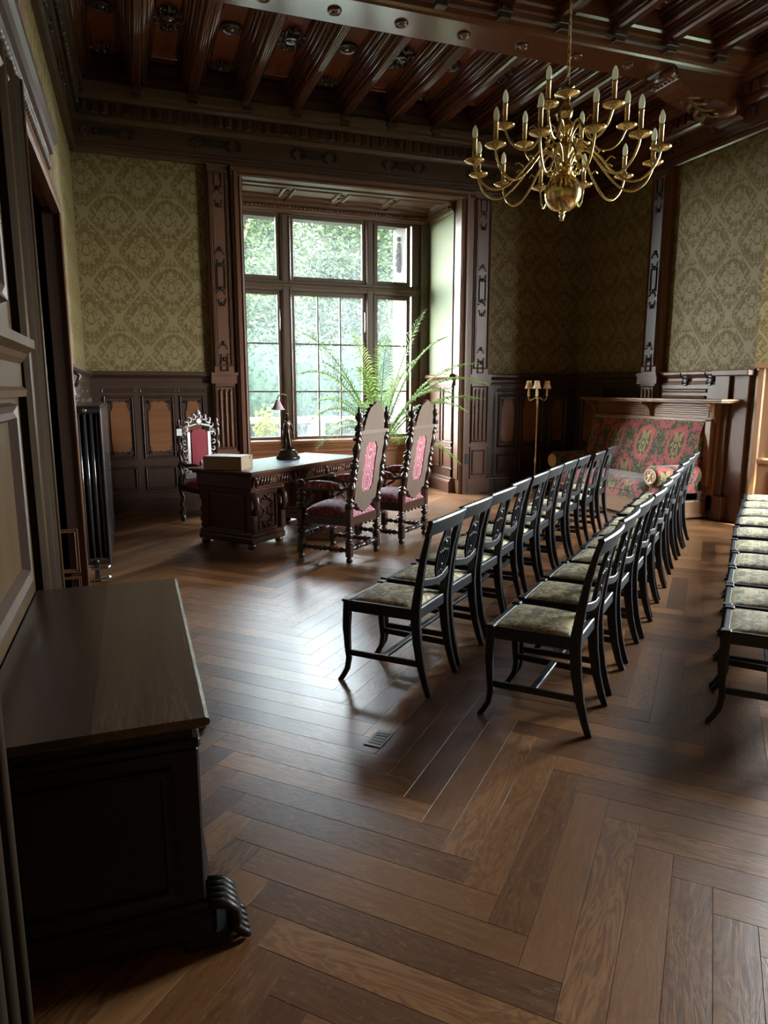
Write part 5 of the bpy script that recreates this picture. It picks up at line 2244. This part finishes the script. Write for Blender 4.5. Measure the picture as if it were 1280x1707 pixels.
# ------------------------------------------------------------------ chandelier
HX, HY = 2.47, 3.74
cd = thing('chandelier', 'large polished brass chandelier with eighteen candle bulbs in two tiers', 'chandelier', (HX, HY, 0), 0)
m_ = MB()
m_.lathe([(0, 2.535), (.012, 2.54), (.010, 2.555), (.018, 2.565), (.010, 2.58), (.025, 2.588)] + [(.108 * math.cos(t_), 2.692 + .108 * math.sin(t_)) for t_ in [R(-85 + 170 * k / 16) for k in range(17)]], n=32)
m_.build('ball', 'brass', cd)
m_ = MB()
m_.lathe([(.02, 2.79), (.045, 2.81), (.050, 2.84), (.03, 2.86), (.026, 2.90), (.05, 2.92), (.05, 2.95), (.026, 2.97), (.022, 3.02), (.045, 3.04), (.045, 3.07), (.022, 3.09), (.034, 3.11), (.040, 3.14), (.024, 3.17), (.018, 3.20),
          (.022, 3.215), (.070, 3.225), (.074, 3.235), (.045, 3.245), (.03, 3.255), (.045, 3.262), (.01, 3.27), (.008, 3.30)], n=20)
m_.build('stem', 'brass', cd)


def make_arm(Rr, zc, zh, drop):
    m_ = MB()
    P_ = [(.03, zh), (.07, zh + .075), (.13, zh + .10), (.19, zh + .05), (Rr * .50, zc - drop * .45), (Rr * .66, zc - drop * .92), (Rr * .80, zc - drop), (Rr * .92, zc - drop * .72), (Rr * .985, zc - drop * .32), (Rr, zc - .01)] if Rr > .45 else \
         [(.03, zh), (.06, zh + .06), (.10, zh + .075), (.135, zh + .03), (.16, zc - drop * .6), (.20, zc - drop), (.27, zc - drop * .98), (.32, zc - drop * .65), (.345, zc - drop * .25), (Rr, zc - .01)]
    # catmull subdivision
    pts = []
    Q = [P_[0]] + P_ + [P_[-1]]
    for i in range(1, len(Q) - 2):
        for j in range(4):
            t = j / 4
            a, b_, c_, d_ = Q[i - 1], Q[i], Q[i + 1], Q[i + 2]
            f = lambda k: .5 * ((2 * b_[k]) + (-a[k] + c_[k]) * t + (2 * a[k] - 5 * b_[k] + 4 * c_[k] - d_[k]) * t * t + (-a[k] + 3 * b_[k] - 3 * c_[k] + d_[k]) * t ** 3)
            pts.append((f(0), 0, f(1)))
    pts.append((P_[-1][0], 0, P_[-1][1]))
    m_.tube(pts, .0072, 8)
    # small scroll
    sc_ = []
    for k in range(10):
        a = k * .7
        r_ = .028 * (1 - k / 13)
        sc_.append((.085 + r_ * math.cos(a), 0, zh - .02 + r_ * math.sin(a)))
    m_.tube(sc_, .005, 6)
    m_.tube([(Rr * .45, 0, zc - drop * .3 + .02), (Rr * .45 + .03, 0, zc - drop * .3 + .045), (Rr * .45 + .05, 0, zc - drop * .3 + .03)], .004, 6)
    arm = m_.build('arm', 'brass', cd)
    m_ = MB()
    m_.lathe([(.008, -.02), (.014, -.014), (.045, -.006), (.058, .004), (.058, .010), (.040, .004), (.016, .004), (.012, .018), (.018, .024), (.014, .032)], (Rr, 0, zc), n=18)
    m_.build('drip_pan', 'brass', arm)
    m_ = MB()
    m_.lathe([(.0125, .03), (.0125, .115), (.0145, .118), (.0145, .124)], (Rr, 0, zc), n=12)
    m_.build('candle_tube', 'brass_dull', arm)
    m_ = MB()
    m_.lathe([(.010, .122), (.0155, .140), (.0170, .155), (.014, .175), (.007, .192), (0, .20)], (Rr, 0, zc), n=12)
    m_.build('bulb', 'bulb_glass', arm)
    return arm


a0 = make_arm(.53, 2.86, 2.83, .15)
a1 = make_arm(.355, 3.055, 2.99, .12)
index_children()
toc = math.atan2(-HY, -HX)
for k in range(12):
    o = a0 if k == 0 else copy_tree(a0, cd)
    o.rotation_euler = (0, 0, toc + R(-14 + 30 * k))
for k in range(6):
    o = a1 if k == 0 else copy_tree(a1, cd)
    o.rotation_euler = (0, 0, toc + R(-16 + 60 * k))
# chain up to the second girder
m_ = MB()
z_ = 3.29
k = 0
while z_ < 4.86:
    a = (k % 2) * PI / 2
    pts = []
    for q in range(9):
        t_ = 2 * PI * q / 8
        pts.append((math.cos(t_) * .008 * math.cos(a), math.cos(t_) * .008 * math.sin(a), z_ + .022 + math.sin(t_) * .022))
    m_.tube(pts, .0025, 5, caps=False)
    z_ += .036
    k += 1
m_.tube([(.012, 0, 3.28), (.008, .006, 3.8), (.012, 0, 4.88)], .003, 5)
m_.build('chain', 'brass_dull', cd)
m_ = MB()
m_.box(-.02, .02, -.42, .02, 4.86, 4.885, .004)
m_.build('hanging_bracket', 'iron', cd)

# ------------------------------------------------------------------ palm
pm_ = thing('potted_palm', 'tall potted palm with long feathery fronds in the window bay', 'plant', (3.25, 9.25, 0), 0)
m_ = MB()
m_.lathe([(.15, 0), (.16, .02), (.21, .36), (.23, .38), (.23, .42), (.205, .42), (.20, .39), (0, .385)], n=24)
m_.build('pot', 'terracotta', pm_)
m_ = MB()
m_.lathe([(.19, .385), (.10, .40), (0, .405)], n=16)
m_.build('soil', 'soil', pm_)
m_ = MB()
for k in range(7):
    a = k * .9
    m_.tube([(.03 * math.cos(a), .03 * math.sin(a), .39), (.04 * math.cos(a), .04 * math.sin(a), .60), (.05 * math.cos(a), .05 * math.sin(a), .74)], [.03, .026, .012], 6)
m_.build('stem', 'bark', pm_)


def frond(tip, rise, droop=.25, n=34, ll=.26, seed=0, st=.30):
    """tip: local target, arching rachis with leaflets on both sides"""
    rnd = random.Random(seed)
    T_ = Vector(tip)
    B_ = Vector((0, 0, .62))
    C_ = (B_ + T_) / 2 + Vector((-(T_.x) * .12, -(T_.y) * .12, rise))
    m_ = MB()
    P_ = lambda t: B_ * (1 - t) ** 2 + C_ * 2 * t * (1 - t) + T_ * t * t
    pts = [P_(k / 14) for k in range(15)]
    m_.tube(pts, [.010 * (1 - k / 17) + .0015 for k in range(15)], 5)
    for k in range(n):
        t = st + (1 - st) * (k / (n - 1))
        p = P_(t)
        tg = (P_(min(1, t + .02)) - P_(t - .02)).normalized()
        side = tg.cross(Vector((0, 0, 1)))
        if side.length < .2:
            side = Vector((1, 0, 0))
        side.normalize()
        upv_ = side.cross(tg)
        q = (t - st) / (1 - st)
        L_ = ll * (math.sin(PI * (.16 + .78 * q)) ** .8) * rnd.uniform(.85, 1.1)
        for s_ in (-1, 1):
            d_ = (side * s_ * (1.0 - .35 * q) + tg * (.38 + .55 * q) + upv_ * .22).normalized()
            w_ = .0080
            a_ = p
            b_ = p + d_ * L_ * .5 + Vector((0, 0, -.02 * L_))
            c_ = p + d_ * L_ + Vector((0, 0, -droop * L_ * rnd.uniform(.7, 1.6)))
            wv = tg * w_
            n0 = len(m_.v)
            m_.add([a_ - wv * .5, a_ + wv * .5, b_ + wv, b_ - wv, c_], [(0, 1, 2, 3), (3, 2, 4)])
    return m_.build('frond', 'palm_leaf', pm_)


fr_list = [((-1.06, .10, 2.30), .55, .24), ((.70, .05, 2.62), .35, .30), ((.88, -.25, 2.25), .60, .24), ((1.41, -.50, 1.62), .85, .30), ((1.25, -.65, 1.42), .55, .30), ((-.98, -.35, .80), .65, .30),
           ((.94, -.65, .55), .60, .28), ((-.25, .35, 2.30), .40, .24), ((-.85, -.05, 1.40), .50, .28), ((.12, -.50, .85), .65, .26), ((.20, .25, 2.25), .35, .26), ((.92, -.35, 1.50), .60, .30),
           ((-.72, .20, 1.90), .45, .26), ((.42, -.25, 1.92), .45, .28), ((-.32, -.15, 1.82), .40, .26), ((1.20, -.30, 1.25), .70, .30), ((-.70, .3, .95), .6, .26), ((.5, .3, 1.75), .4, .28),
           ((-1.15, -.25, 1.75), .75, .26), ((-1.0, -.1, 1.15), .7, .28), ((.65, -.5, 1.0), .8, .28), ((1.25, -.5, 1.9), .6, .28), ((-.45, -.5, 1.2), .8, .26)]
for i, (tp, rs, ll) in enumerate(fr_list):
    frond(tp, rs, .30, 30, ll * 1.08, i + 3)

# ------------------------------------------------------------------ outdoors
m_ = MB()
m_.box(-60, 60, 10.5, 15.2, -.3, -.05)
terrace = struct(m_.build('terrace', 'stone_pale'))
m_ = MB()
m_.box(-60, 60, 15.2, 80, -.5, -.25)
m_.box(7.6, 60, -40, 10.5, -.5, -.25)
lawn = struct(m_.build('lawn', 'grass_green'))
bl = thing('balustrade', 'pale stone balustrade outside, across the bottom of the big window', 'balustrade', (0, 13.6, -.05))
m_ = MB()
m_.box(-8, 14, -.16, .16, .92, 1.05, .02)
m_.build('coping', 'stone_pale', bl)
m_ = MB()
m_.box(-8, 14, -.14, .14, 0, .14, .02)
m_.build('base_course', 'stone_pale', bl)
m_ = MB()
m_.lathe([(.07, .14), (.07, .18), (.04, .22), (.075, .38), (.07, .46), (.035, .62), (.03, .74), (.06, .80), (.07, .86), (.07, .92)], n=10)
ff = None
for k in range(60):
    if k % 9 == 4:
        continue
    x_ = -4 + k * .24
    o = m_.build('baluster', 'stone_pale', bl) if ff is None else inst(ff, (0, 0, 0))
    ff = ff or o
    o.location = (x_, 0, 0)
m_ = MB()
m_.box(-.15, .15, -.17, .17, 0, 1.07, .02)
ff = None
for k in range(7):
    o = m_.build('pier', 'stone_pale', bl) if ff is None else inst(ff, (0, 0, 0))
    ff = ff or o
    o.location = (-3.04 + k * 2.16, 0, 0)


def leaves(m_, c, rad, n, size, rnd, shell=.55):
    for _ in range(n):
        while True:
            d = Vector((rnd.uniform(-1, 1), rnd.uniform(-1, 1), rnd.uniform(-1, 1)))
            if .05 < d.length < 1:
                break
        d = d.normalized() * rnd.uniform(shell, 1.0)
        p = Vector(c) + Vector((d.x * rad[0], d.y * rad[1], d.z * rad[2]))
        a = Vector((rnd.uniform(-1, 1), rnd.uniform(-1, 1), rnd.uniform(-.6, .6))).normalized() * size * rnd.uniform(.6, 1.3)
        b_ = a.cross(Vector((rnd.uniform(-1, 1), rnd.uniform(-1, 1), rnd.uniform(-1, 1)))).normalized() * size * .5
        n0 = len(m_.v)
        m_.v += [tuple(p - a), tuple(p - b_), tuple(p + a), tuple(p + b_)]
        m_.f.append([n0, n0 + 1, n0 + 2, n0 + 3])
        m_.sm.append(False)
        m_.uv.append(None)


def tree(x, y, h, w, label, seed, mat='tree_leaf', n=27000):
    rnd = random.Random(seed)
    t = thing('tree', label, 'tree', (x, y, -.25), 0, 'trees beyond the terrace')
    m_ = MB()
    m_.tube([(0, 0, 0), (.1, 0, h * .3), (0, .1, h * .62)], [.28, .2, .08], 8)
    for k in range(4):
        a = k * 1.7
        m_.tube([(.05, 0, h * (.3 + .08 * k)), (math.cos(a) * w * .3, math.sin(a) * w * .3, h * (.5 + .08 * k))], [.1, .03], 6)
    m_.build('trunk', 'bark', t)
    m_ = MB()
    for k in range(9):
        a = rnd.uniform(0, 2 * PI)
        q = k / 8
        r_ = w * .30 * (1 - q * .7)
        leaves(m_, (math.cos(a) * r_, math.sin(a) * r_, h * (.34 + .5 * q)), (w * .34, w * .34, h * .20), n // 9, .095, rnd, .15)
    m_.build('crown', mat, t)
    return t


tl = [(3.2, 24, 10.2, 6.5, 'leafy tree outside, behind the left lights of the window'), (8.2, 25, 10.8, 6.5, 'tall leafy tree outside, behind the middle lights of the window'),
      (13.6, 26, 10.2, 7, 'leafy tree outside, behind the right lights of the window'), (5.6, 32, 11.5, 6.5, 'leafy tree farther back outside, in the gap between left and middle trees'),
      (11.2, 33, 11.5, 6.5, 'leafy tree farther back outside, in the gap between middle and right trees')]
for i, a in enumerate(tl):
    tree(a[0], a[1], a[2], a[3], a[4], 20 + i)
# clipped hedge under the trees
hd = thing('hedge', 'tall clipped green hedge outside behind the balustrade', 'hedge', (3, 17.5, -.25))
m_ = MB()
rnd = random.Random(5)
for k in range(14):
    leaves(m_, (-1 + k * 1.15, 0, 1.6), (.85, .9, 1.85), 1300, .075, rnd, .6)
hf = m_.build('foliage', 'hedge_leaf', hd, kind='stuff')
m_ = MB()
for k in range(14):
    m_.ball((-1 + k * 1.15, 0, 1.4), 1, (.8, .7, 1.5), 10, 6)
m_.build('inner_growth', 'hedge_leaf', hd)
for i, (x_, y_, lb) in enumerate(((2.35, 13.0, 'yellow-green leafy shrub on the terrace seen low through the left window light'), (4.45, 13.1, 'yellow-green shrub on the terrace behind the middle window lights'))):
    t = thing('shrub', lb, 'shrub', (x_, y_, -.05), 0, 'yellow-green terrace shrubs')
    m_ = MB()
    leaves(m_, (0, 0, .95), (.28, .25, .42), 260, .055, random.Random(40 + i), .2)
    m_.build('foliage', 'yellow_leaf', t)
    m_ = MB()
    m_.lathe([(.13, 0), (.18, .3), (.19, .34), (0, .33)], n=16)
    m_.tube([(0, 0, .3), (0, 0, .7)], .02, 6)
    m_.build('pot', 'terracotta', t)

# small brass floor plate let into the parquet
m_ = MB()
m_.box(-.075, .075, -.042, .042, 0, .003, .001)
fpo = m_.build('cover_plate', 'plate_metal', None)
fpo.location = (0.955, 2.715, .0006)
fpo.rotation_euler = (0, 0, PI / 4)
tag(fpo, 'small metal cover plate let into the parquet in front of the chairs', 'plate')
m_ = MB()
for k in range(5):
    m_.box(-.055 + k * .024, -.043 + k * .024, -.030, .030, .003, .0045, .0005)
rb = m_.build('embossing', 'iron', fpo, kind='stuff')
